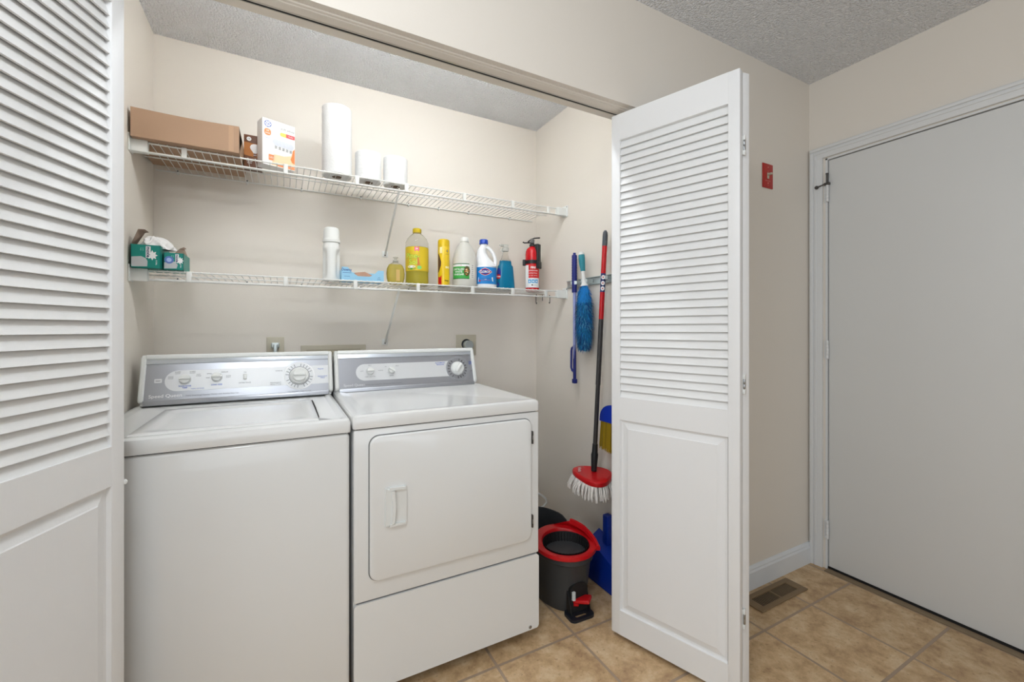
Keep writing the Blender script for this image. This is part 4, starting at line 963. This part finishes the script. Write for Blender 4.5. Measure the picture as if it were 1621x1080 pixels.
m = MB(); m.tube([P3(-.012, .284), P3(-.045, .284), P3(-.055, .288)], .0040, Mlv, 8); m.build('carry_handle', t)
m = MB(); cyl_patch(m, .040, ca - 1.35, ca + 1.2, .020, .150, M_white_txt, .0006, n=36); cyl_patch(m, .040, ca - .55, ca + 1.2, .075, .152, mat('extinguisher_red_label', (206, 32, 30), .4), .0010, n=30)
cyl_text(m, 'FIRE', .016, M_white_txt, .040, ca + .12, .134, bold=.03, off=.0016); cyl_text(m, 'EXTINGUISHER', .0082, M_white_txt, .040, ca + .12, .117, bold=.02, off=.0016); cyl_text(m, 'INSTRUCTIONS', .0068, M_white_txt, .040, ca + .12, .102, off=.0016, bold=.02); cyl_text(m, 'PULL  AIM  SQUEEZE', .0055, M_white_txt, .040, ca + .12, .088, off=.0016)
Mic = mat('icon_blue', (60, 160, 214), .5)
for k in (-1, 0, 1): cyl_shape(m, rrect(-.0085, .0085, -.0105, .0105, .002), .040, ca + .12 + k * .50, .056, Mic, .0016); cyl_shape(m, [(-.004, -.006), (.005, -.006), (.003, .001), (.0, .007), (-.003, .002)], .040, ca + .12 + k * .50, .056, M_white_txt, .0022)
cyl_shape(m, disc(0, 0, .004), .040, ca - .02, .034, M_black_txt, .0016); cyl_text(m, 'First Alert', .006, M_black_txt, .040, ca + .32, .034, off=.0016)
m.build('label_sticker', t)

# S hooks on the lower shelf lip
def hook(x, s, rot, label):
    t_ = MB(); T = Matrix.Rotation(rot, 4, 'Z'); pts = []
    for i in range(9):
        a = R(200 - i * 25); pts.append(T @ Vector((.0068 * math.cos(a) * -1, 0, .0068 * math.sin(a) - .0)))
    top = [T @ Vector((.0065 * math.cos(R(-20 + 25 * i)), 0, .0065 * math.sin(R(-20 + 25 * i)))) for i in range(8)][::-1]
    low = [T @ Vector((.0062 - .0075 + .0075 * math.cos(R(0 - 25 * i)), 0, -.032 * s + .0075 * math.sin(R(-25 * i)))) for i in range(8)]
    pts = top + [T @ Vector((.0064, 0, -.010)), T @ Vector((.0064, 0, -.022 * s))] + low
    t_.tube(pts, .0019, M_dsteel, 7)
    o = t_.build('s_hook'); o.location = (x, 2.0 - (.0 if abs(rot) > 1 else 0), ZL - .0340); tag(o, label, 'hook', 'metal hooks on the lower shelf lip'); return o
hook(1.222, 1.15, R(75), 'small metal hook farthest left, directly below the fire extinguisher')
hook(1.262, .55, R(60), 'shortest metal hook, middle of the three on the shelf lip')
hook(1.308, 1.0, R(40), 'metal hook nearest the right end bracket of the lower shelf')

# ================================================================== TOOLS ON THE RIGHT CLOSET WALL
t = thing('tool_rail', 'galvanised steel tool rail with spring clips on the closet side wall', 'rail', (XR, 1.73, 1.43))
m = MB(); m.box(XR - .004, XR - .0004, 1.48, 1.972, 1.420, 1.452, M_galv, .001); m.box(XR - .012, XR - .002, 1.48, 1.972, 1.416, 1.420, M_galv, .001); m.box(XR - .012, XR - .002, 1.48, 1.972, 1.452, 1.456, M_galv, .001)
rel(t, m).build('rail', t)
def clip(y, xo, r):
    m = MB(); pts = []
    for s_ in (-1, 1):
        q_ = [(XR - .006, y + s_ * .010), (XR - .016, y + s_ * (r + .006)), (xo, y + s_ * (r + .0035)), (xo - r * .8, y + s_ * (r * .7)), (xo - r * 1.3, y + s_ * (r + .004))]
        for (xa, ya), (xb, yb_) in zip(q_[:-1], q_[1:]):
            d = Vector((xb - xa, yb_ - ya, 0)); L_ = d.length
            m.box(0, L_, -.001, .001, -.009, .009, M_galv, 0, frame((xa, ya, 1.434), d, Vector((0, 0, 1)).cross(d), (0, 0, 1)))
    rel(t, m).build('spring_clip', t)
clip(1.852, 1.372, .0115); clip(1.752, 1.362, .011); clip(1.600, 1.366, .013)
# blue squeegee pole
bx_, by_ = 1.372, 1.855
Mnv = mat('navy_plastic', (24, 34, 116), .3); Mlav = mat('lavender_tube', (150, 158, 206), .3, metal=.2)
t = thing('squeegee', 'narrow squeegee with navy blue grip and lavender tube on the rail', 'squeegee', (bx_, by_, 0.93))
m = MB(); pr = [(.004, .655), (.006, .660), (.006, .665)]
pr = [(.0105, .452), (.0108, .458), (.0108, .50)]
for i in range(20): pr.append((.0108 + (.0010 if i % 2 else 0), .505 + i * .0072))
pr += [(.0105, .652), (.006, .655), (.006, .664), (0, .666)]
m.lathe([(r * 1.25, z) for r, z in pr], Mnv, 20, (-0.0, 0.001, 0)); m.build('grip', t)
m = MB(); m.tube([(0, 0, .10), (0, 0.0, .455)], .0085, Mlav, 16); m.build('tube', t)
m = MB(); m.tube([(0, 0, .175), (0, -.001, .0), (0, -.001, -.02)], .0085, Mnv, 12); m.tube([(0, .028, .14), (0, .030, .05), (0, .020, .035), (0, .004, .028)], .006, Mnv, 10); m.tube([(0, .028, .14), (0, .024, .155), (0, .006, .165)], .006, Mnv, 10)
m.box(-.010, .010, -.014, .012, -.032, -.008, Mnv, .004); m.build('head', t)
# feather duster
dx_, dy_ = 1.350, 1.745
t = thing('duster', 'fluffy blue duster with teal handle hanging on the rail', 'duster', (dx_, dy_, 1.07))
tt = Vector((.0, .050, 1)).normalized()
m = MB(); m.tube([(0, -.002, .335), (0, 0, .355), (0, .006, .400), (0, .0065, .412)], [.022, .010, .0095, .012], M_whitep, 16); m.build('neck', t)
m = MB(); m.tube([(0, .0065, .408), (0, .009, .416), (0, .014, .445), (0, .019, .478), (0, .021, .498)], [.010, .012, .0150, .0170, .016], mat('teal_grip', (36, 128, 142), .4), 18); m.build('grip', t)
m = MB(); m.tube([(0, .021, .497), (0, .022, .507), (0, .0225, .514)], [.016, .015, .008], M_whitep, 16); m.build('end_cap', t)
m = MB(); Mfl = [mat('duster_blue', (36, 138, 214), .9), mat('duster_teal', (30, 116, 158), .9), mat('duster_deep', (14, 62, 130), .9), mat('duster_light', (96, 176, 214), .9)]
core = [(.016, .345), (.036, .322), (.052, .28), (.060, .23), (.063, .16), (.061, .10), (.050, .05), (.030, .015), (0, .005)]
m.lathe([(r * .72, z) for r, z in core[::-1]], Mfl[1], 24, ax=.65)
rr = random.Random(5)
def core_r(z):
    for (r0, z0_), (r1_, z1_) in zip(core[:-1], core[1:]):
        if z1_ <= z <= z0_: return r1_ + (r0 - r1_) * (z - z1_) / (z0_ - z1_ + 1e-9)
    return .01
for i in range(6000):
    z = rr.uniform(.02, .345); a = rr.uniform(0, 2 * PI); r0 = core_r(z) * .66; ln = rr.uniform(.016, .036)
    d = Vector((math.cos(a) * .65, math.sin(a), -rr.uniform(.3, 2.2))).normalized(); p = Vector((r0 * math.cos(a) * .65, r0 * math.sin(a), z)); s_ = Vector((-math.sin(a), math.cos(a), rr.uniform(-.5, .5))).normalized() * .0011
    e1 = p + d * ln * .55 + Vector((rr.uniform(-.004, .004), rr.uniform(-.004, .004), 0)); e2 = e1 + (d + Vector((0, rr.uniform(-.5, .5), -.7))).normalized() * ln * .5
    k = 0 if z > .26 else (rr.choice((0, 1, 2, 1)) if math.sin(z * 60 + a * 2) > -.2 else rr.choice((2, 2, 1, 3)))
    m.add([p - s_, p + s_, e1 + s_ * .8, e1 - s_ * .8, e2], [(0, 1, 2, 3), (3, 2, 4)], Mfl[k])
m.build('fluff', t, kind='stuff')
# spin mop
t = thing('spin_mop', 'string mop with red and grey pole and red triangular head', 'mop', (1.31, 1.62, .42))
m = MB(); top = Vector((1.372, 1.607, 1.662)); bot = Vector((1.305, 1.612, 0.505)); dv = top - bot
def pt(z): return bot + dv * ((z - bot.z) / dv.z)
m.tube([pt(1.588), pt(1.64), pt(1.655), pt(1.664)], [.0125, .0125, .0105, .005], mat('grip_grey', (74, 78, 84), .5), 20); rel(t, m).build('grip', t)
m = MB(); m.tube([pt(1.235), pt(1.590)], .0118, Mfr, 20); ps = rel(t, m).build('upper_pole', t, label='glossy red upper pole')
m = MB(); m.tube([pt(1.365), pt(1.455)], .0121, mat('navy_sticker', (30, 40, 100), .4), 20)
ddir = Vector((-.65, -.76, 0)).normalized(); sd = Vector((.76, -.65, 0))
for z in (1.382, 1.408, 1.436): m.prism(disc(0, 0, .0088, .0105, 20), -.001, .0012, M_white_txt, frame(pt(z) + ddir * .0120, sd, (0, 0, 1))); m.prism(disc(0, 0, .003, .0035, 12), .0012, .0016, Mrd, frame(pt(z) + ddir * .0120, sd, (0, 0, 1)))
rel(t, m).build('sticker', ps)
m = MB(); Mpg = mat('pole_dark_grey', (66, 64, 64), .35, metal=.3); m.tube([pt(.60), pt(.92), pt(.921), pt(1.235)], [.0105, .0105, .0118, .0118], Mpg, 20); rel(t, m).build('lower_pole', t)
m = MB(); m.tube([pt(.64), pt(.60), pt(.590), pt(.512)], [.0125, .014, .017, .013], M_black, 18); rel(t, m).build('socket', t)
# head: rounded triangle, slightly tilted
hc = Vector((1.292, 1.600, .490)); Thd = Matrix.Translation(hc) @ Matrix.Rotation(R(-3), 4, 'Y') @ Matrix.Rotation(R(3), 4, 'X')
def tri(r, n=48, rot=R(-125)):
    out = []
    for i in range(n):
        a = 2 * PI * i / n; k = 1 / (1 + .11 * -math.cos(3 * a)); out.append((r * k * math.cos(a + rot), r * k * math.sin(a + rot) * 1.22))
    return out
m = MB(); cap = []
for r, z in ((.084, -.004), (.086, .006), (.084, .014), (.076, .020), (.046, .018)): cap.append([Thd @ Vector((a * .96, b, z)) for a, b in tri(r)])
N = 48; vs = [p for c_ in cap for p in c_]; m.add(vs, [tuple(range(N - 1, -1, -1)), tuple(4 * N + j for j in range(N))] + [(i * N + j, i * N + (j + 1) % N, (i + 1) * N + (j + 1) % N, (i + 1) * N + j) for i in range(4) for j in range(N)], M_red, True)
hd = rel(t, m).build('mop_head', t)
m = MB(); text(m, 'Vileda', .022, M_white_txt, Thd @ Matrix.Translation((-.040, .052, .0262)) @ Matrix.Rotation(R(-125), 4, 'Z')); rel(t, m).build('lettering', hd)
m = MB(); Mst = mat('mop_yarn', (236, 232, 226), .9); rr = random.Random(9)
for i in range(430):
    a = rr.uniform(0, 2 * PI); k = 1 / (1 + .11 * -math.cos(3 * a)); f_ = rr.choice((.92, .80, .65))
    b0 = Vector((.086 * k * f_ * math.cos(a + R(-125)) * .96, .086 * k * f_ * math.sin(a + R(-125)) * 1.22, -.003)); od = Vector((b0.x, b0.y, 0)).normalized()
    L_ = rr.uniform(.045, .062); p0 = Thd @ b0; o3 = (Thd.to_3x3() @ od); fl_ = rr.uniform(.3, 1.0) * (1.0 if f_ > .9 else .5)
    j = Vector((rr.uniform(-.004, .004), rr.uniform(-.004, .004), 0))
    p1 = p0 + o3 * .016 * fl_ + Vector((0, 0, -L_ * .35)) + j; p2 = p1 + o3 * .010 * fl_ + Vector((0, 0, -L_ * .4)) + j; p3 = p2 + Vector((0, 0, -L_ * .3))
    for q_ in (p1, p2, p3): q_.x = min(q_.x, XR - .004)
    m.tube([p0, p1, p2, p3], [.0028, .0030, .0030, .0022], Mst, 5)
rel(t, m).build('mop_strings', t, kind='stuff')
# broom
t = thing('broom', 'broom with blue cap and yellow bristles hanging behind the bifold door', 'broom', (1.37, 1.53, .63))
bc = Vector((1.375, 1.540, .745)); Tbm = frame(bc, (0, 1, 0), (0, 0, 1), (1, 0, 0))
m = MB(); out = [(.088 * math.cos(PI * i / 20), .085 * math.sin(PI * i / 20) ** .8) for i in range(21)]; m.prism(out, -.022, .022, mat('broom_blue', (10, 52, 178), .35), Tbm); rel(t, m).build('cap', t)
m = MB(); My1, My2 = mat('bristle_yellow', (190, 158, 28), .7), mat('bristle_dark', (146, 118, 22), .7)
for i in range(1400):
    a = rr.uniform(-.084, .084); d = rr.uniform(-.019, .019); L_ = .125 + rr.uniform(-.012, .012) + (.084 - a) * .16
    p0 = Tbm @ Vector((a, .004, d)); p1 = Tbm @ Vector((a * 1.10, -L_, d * 1.2)); s_ = Vector((0, .0010, 0)); m.add([p0 - s_, p0 + s_, p1 + s_, p1 - s_], [(0, 1, 2, 3)], My1 if rr.random() < .65 else My2)
rel(t, m).build('bristles', t, kind='stuff')
m = MB(); m.tube([bc + Vector((0, -.02, .08)), Vector((1.385, 1.51, 1.47))], .011, mat('broom_pole', (60, 70, 150), .4), 14); rel(t, m).build('pole', t)

# ================================================================== BUCKET
BX, BY = 1.095, 1.66
t = thing('mop_bucket', 'charcoal mop bucket with red wringer rim and foot pedal beside the dryer', 'bucket', (BX, BY, 0), R(0))
def rim(u):   # outline param a (front = -90deg)
    a = 2 * PI * u; return a
def section(sc_, z, n=56):
    out = []
    for i in range(n):
        a = 2 * PI * i / n; c_, s_ = math.cos(a), math.sin(a); k = 1 / ((abs(c_) ** 2.5 + abs(s_) ** 2.5) ** (1 / 2.5))
        out.append((.126 * sc_ * k * c_, .242 * sc_ * k * s_))
    return out
def ztop(y): 
    f = max(0, min(1, (y + .02) / .12)); f = f * f * (3 - 2 * f); return .232 + .042 * f
M_shell = MB(); n = 56; rows = []
levels = [(0.80, 0, 0), (.82, .006, 0), (.88, .10, 0), (.94, .20, 0), (.965, None, 0), (.985, None, 0), (.985, None, 1), (.95, None, 1), (.92, .19, 0), (.83, .03, 0), (.80, .02, 0)]
vs = []
for li, (s_, z, q_) in enumerate(levels):
    for (x, y) in section(s_, 0):
        if z is None: zz = ztop(y) - (.025 if li == 4 else .022 if li == 5 else 0)
        else: zz = z if z < .15 else min(z, ztop(y) - .03)
        vs.append((x, y, zz))
Lc = len(levels)
fs = [(i * n + j, i * n + (j + 1) % n, (i + 1) * n + (j + 1) % n, (i + 1) * n + j) for i in range(Lc - 1) for j in range(n)] + [tuple(range(n - 1, -1, -1)), tuple((Lc - 1) * n + j for j in range(n))]
M_shell.add(vs, fs, M_bucket, True); M_shell.build('tub', t)
# red wringer top covering the front part
wc = (0.0, -.108)
m = MB(); N = 56
def ov(r1_, r2_, z, dy=0): return [(wc[0] + r1_ * math.cos(2 * PI * i / N), wc[1] + dy + r2_ * math.sin(2 * PI * i / N), z(2 * PI * i / N) if callable(z) else z) for i in range(N)]
zt_ = lambda a: .252 + .018 * max(0, math.sin(a)) ** 1.0
zo = lambda a: .232 + .020 * max(0, math.sin(a))
L = [ov(.130, .136, zo), ov(.134, .140, lambda a: zo(a) + .004), ov(.133, .139, lambda a: zt_(a) - .002), ov(.128, .134, zt_), ov(.104, .106, lambda a: zt_(a) - .004, -.006), ov(.101, .103, lambda a: zt_(a) - .010, -.006), ov(.100, .102, lambda a: zt_(a) - .022, -.006)]
vs = [p for l in L for p in l]; m.add(vs, [(i * N + j, i * N + (j + 1) % N, (i + 1) * N + (j + 1) % N, (i + 1) * N + j) for i in range(len(L) - 1) for j in range(N)], M_red, True)
wr = m.build('wringer_rim', t, label='glossy red wringer rim')
m = MB(); ctl = [(.096, -.222, .250), (.116, -.175, .258), (.123, -.13, .268), (.119, -.09, .281), (.106, -.05, .288), (.092, -.025, .292)]
pts = []
for i in range(15):
    f = i / 14 * 5; k = min(int(f), 4); f -= k; pts.append(Vector(ctl[k]).lerp(Vector(ctl[k + 1]), f))
vs = []
for i, p in enumerate(pts):
    d = (pts[min(i + 1, 14)] - pts[max(i - 1, 0)]); nx = Vector((d.y, -d.x, 0)).normalized()
    for (a_, b_) in ((-.012, -.010), (.006, -.010), (.007, .004), (.001, .010), (-.009, .008)): vs.append(p + nx * a_ + Vector((0, 0, b_)))
m.add(vs, [(i * 5 + j, i * 5 + (j + 1) % 5, (i + 1) * 5 + (j + 1) % 5, (i + 1) * 5 + j) for i in range(14) for j in range(5)] + [(4, 3, 2, 1, 0), (70, 71, 72, 73, 74)], M_red, True)
m.grid(lambda u, v: tuple(Vector((wc[0] + .1285 * math.cos(R(-58 + 138 * u)), wc[1] + .134 * math.sin(R(-58 + 138 * u)), zt_(R(-58 + 138 * u)) - .001)).lerp(pts[min(14, int(u * 14 + .5))], v)), 14, 4, M_red)
m.build('side_grip', t, label='raised red edge along the right side')
# basket
m = MB(); Mbk = mat('basket_black', (14, 14, 15), .6)
m.lathe([(.100, .252), (.097, .245), (.076, .105), (.072, .100), (0, .100)], Mbk, 56, (wc[0], wc[1] - .006, 0), ay=1.02, caps=False)
for i in range(44):
    a = 2 * PI * i / 44; ca_, sa_ = math.cos(a), math.sin(a)
    m.tube([(wc[0] + .0965 * ca_, wc[1] - .006 + .098 * sa_, .250), (wc[0] + .077 * ca_, wc[1] - .006 + .078 * sa_, .112)], .0026, Mbk, 5)
m.build('wringer_basket', t)
# inner deck behind the wringer
m = MB(); m.prism([(x, y) for x, y in section(.93, 0) if y < .06 ], .205, .212, M_bucket); m.build('splash_deck', t)
# pedal unit at the front right
pc_ = Vector((-.006, -.200, 0)); pd_ = Vector((-.05, -1, 0)).normalized(); px_ = Vector((-pd_.y, pd_.x, 0))
Tp = frame(pc_, px_, Vector((0, 0, 1)), pd_)           # local x across, y up, z outward
m = MB()
arch = [(-.042, 0), (.042, 0), (.042, .105)] + [(.042 * math.cos(R(10 + 16 * i)), .105 + .026 * math.sin(R(10 + 16 * i))) for i in range(11)] + [(-.042, .105)]
m.prism(arch, -.02, .022, M_dark, Tp); m.build('pedal_recess', t)
m = MB()
for s_ in (-1, 1): m.prism([(0, 0), (.040, 0), (.034, .020), (.012, .085), (0, .10)], s_ * .045 - .003, s_ * .045 + .003, M_black, Tp @ frame((0, 0, 0), (0, 0, 1), (0, 1, 0)))
Tfp = frame(pc_ + pd_ * .010, px_, pd_, (0, 0, 1))
o1 = rrect(-.062, .052, -.02, .056, .020); i1 = rrect(-.034, .026, .018, .040, .006)
N1 = len(o1); vs = []
for z in (.001, .012): vs += [Tfp @ Vector((a, b, z)) for a, b in o1] + [Tfp @ Vector((a, b, z)) for a, b in i1]
fs = []
for j in range(N1):
    k = (j + 1) % N1; fs += [(j, k, N1 + k, N1 + j), (2 * N1 + j, 2 * N1 + k, 3 * N1 + k, 3 * N1 + j), (j, k, 2 * N1 + k, 2 * N1 + j), (N1 + j, N1 + k, 3 * N1 + k, 3 * N1 + j)]
m.add(vs, fs, mat('foot_plate', (30, 33, 42), .4)); m.build('foot_plate', t)
m = MB(); pe_ = Vector((.62, -.78, .20)).normalized(); Tpe = frame(pc_ + pd_ * .020 + Vector((0, 0, .062)), Vector((.78, .62, 0)).normalized(), pe_, pe_.cross(Vector((.78, .62, 0)).normalized()))
m.box(-.026, .026, -.02, .050, -.008, .008, M_red, .006, Tpe); m.box(-.022, .022, -.022, .0, -.020, .0, M_red, .004, Tpe); m.build('pedal', t, label='red foot pedal')
m = MB()
for k in range(6): m.lathe([(.006, -.002), (.0085, 0), (.006, .002)], M_whitep, 12, T=Tp @ Matrix.Translation((-.030, .070 + k * .006, .026)) @ Matrix.Rotation(R(90), 4, 'X'))
m.build('spring', t, label='white coil spring')
# blue upright dustpan
t = thing('dustpan', 'blue upright dustpan standing on the tiles behind the mop bucket', 'dustpan', (1.345, 1.575, 0))
Mdp = mat('dustpan_blue', (6, 48, 150), .35)
m = MB()
x0, x1, y0, y1 = 1.285, 1.392, 1.462, 1.690
vs = [(x0, y0, .004), (x1, y0, .004), (x1, y1, .004), (x0, y1, .004), (x0 + .012, y0 + .004, .120), (x1, y0 + .004, .145), (x1, y1 - .012, .195), (x0 + .030, y1 - .030, .168)]
m.add(vs, [(3, 2, 1, 0), (0, 1, 5, 4), (1, 2, 6, 5), (2, 3, 7, 6), (3, 0, 4, 7), (4, 5, 6, 7)], Mdp); rel(t, m).build('pan', t)
m = MB(); m.box(1.352, 1.388, 1.568, 1.606, .150, .300, Mdp, .006); rel(t, m).build('handle', t)

# ================================================================== SWITCH, FLOOR REGISTER
t = thing('switch_plate', 'red emergency switch plate with toggle on the beige wall', 'light switch', (2.016, YF, 1.91))
TS = frame((2.016, YF - .0052, 1.91), (1, 0, 0), (0, 0, 1)); Mpk = mat('pink_white_print', (226, 160, 146), .5)
m = MB(); m.box(1.977, 2.055, YF - .005, YF - .0004, 1.853, 1.967, M_redplate, .0015)
text(m, 'ON', .006, Mpk, TS @ Matrix.Translation((0, .022, .0002))); text(m, 'EMERGENCY', .007, Mpk, TS @ Matrix.Translation((0, -.024, .0002))); text(m, 'OFF', .006, Mpk, TS @ Matrix.Translation((0, -.044, .0002)))
for z in (.040, -.034): m.prism(disc(0, z, .0028), .0, .001, Mpk, TS)
rel(t, m).build('cover_plate', t)
m = MB(); m.box(2.009, 2.023, YF - .007, YF - .004, 1.897, 1.925, M_ivory, .001); m.box(2.010, 2.022, YF - .024, YF - .005, 1.912, 1.921, M_ivory, .002, None); rel(t, m).build('toggle', t, label='ivory toggle')
t = thing('floor_register', 'bronze coloured floor air register set in the tiles near the baseboard', 'floor vent', (1.937, 1.130, 0))
m = MB()
w_, d_ = .172, .050; iw, id_ = .128, .027
def fr_(): 
    m.box(-w_, w_, -d_, -id_, .0005, .0055, M_register, .002); m.box(-w_, w_, id_, d_, .0005, .0055, M_register, .002); m.box(-w_, -iw, -id_ - .001, id_ + .001, .0005, .0055, M_register, .002); m.box(iw, w_, -id_ - .001, id_ + .001, .0005, .0055, M_register, .002)
fr_(); m.build('frame', t)
m = MB(); m.box(-iw, iw, -id_, id_, .0004, .0010, M_dark); m.build('dark_opening', t)
m = MB()
for i in range(25):
    x = -iw + (i + .0) * (2 * iw / 24)
    m.box(x - .0019, x + .0019, -id_, id_, .0012, .0026, M_register, 0)
m.box(-.004, .004, -id_, id_, .0012, .0040, M_register, 0)
m.build('louvers', t)
m = MB(); m.box(0.006, iw, -id_, id_, .0005, .0013, mat('damper', (60, 50, 38), .6)); m.build('damper', t)

# ================================================================== LAMPS (out of view)
t = thing('added_ceiling_lamp', 'unseen round white ceiling lamp base, added to light the hallway', 'lamp', (-0.20, 0.22, H))  # unseen fixture added to go with the hall light
m = MB(); m.lathe([(0, -.02), (.05, -.02), (.065, -.012), (.07, -.0005)], M_whitep, 32, caps=False); m.build('base', t)
m = MB(); m.lathe([(.016, -.02), (.016, -.05), (0, -.051)], M_whitep, 20, caps=False); m.build('socket', t)
t = thing('tube_lamp', 'slim fluorescent tube lamp on the closet ceiling behind the lintel', 'lamp', (0.45, 1.47, H))
m = MB(); m.box(-.60, .60, -.03, .03, -.028, -.0005, M_whitep, .004); m.box(-.60, -.575, -.02, .02, -.075, -.02, M_whitep, .004); m.box(.575, .60, -.02, .02, -.075, -.02, M_whitep, .004); m.build('housing', t)
Mtube = bpy.data.materials.new('glowing_tube'); Mtube.use_nodes = True; bb_ = Mtube.node_tree.nodes['Principled BSDF']; bb_.inputs['Emission Color'].default_value = (0.91, 0.96, 1.0, 1); bb_.inputs['Emission Strength'].default_value = TUBE
m = MB(); m.tube([(-.575, 0, -.055), (.575, 0, -.055)], .018, Mtube, 12); m.build('tube', t)
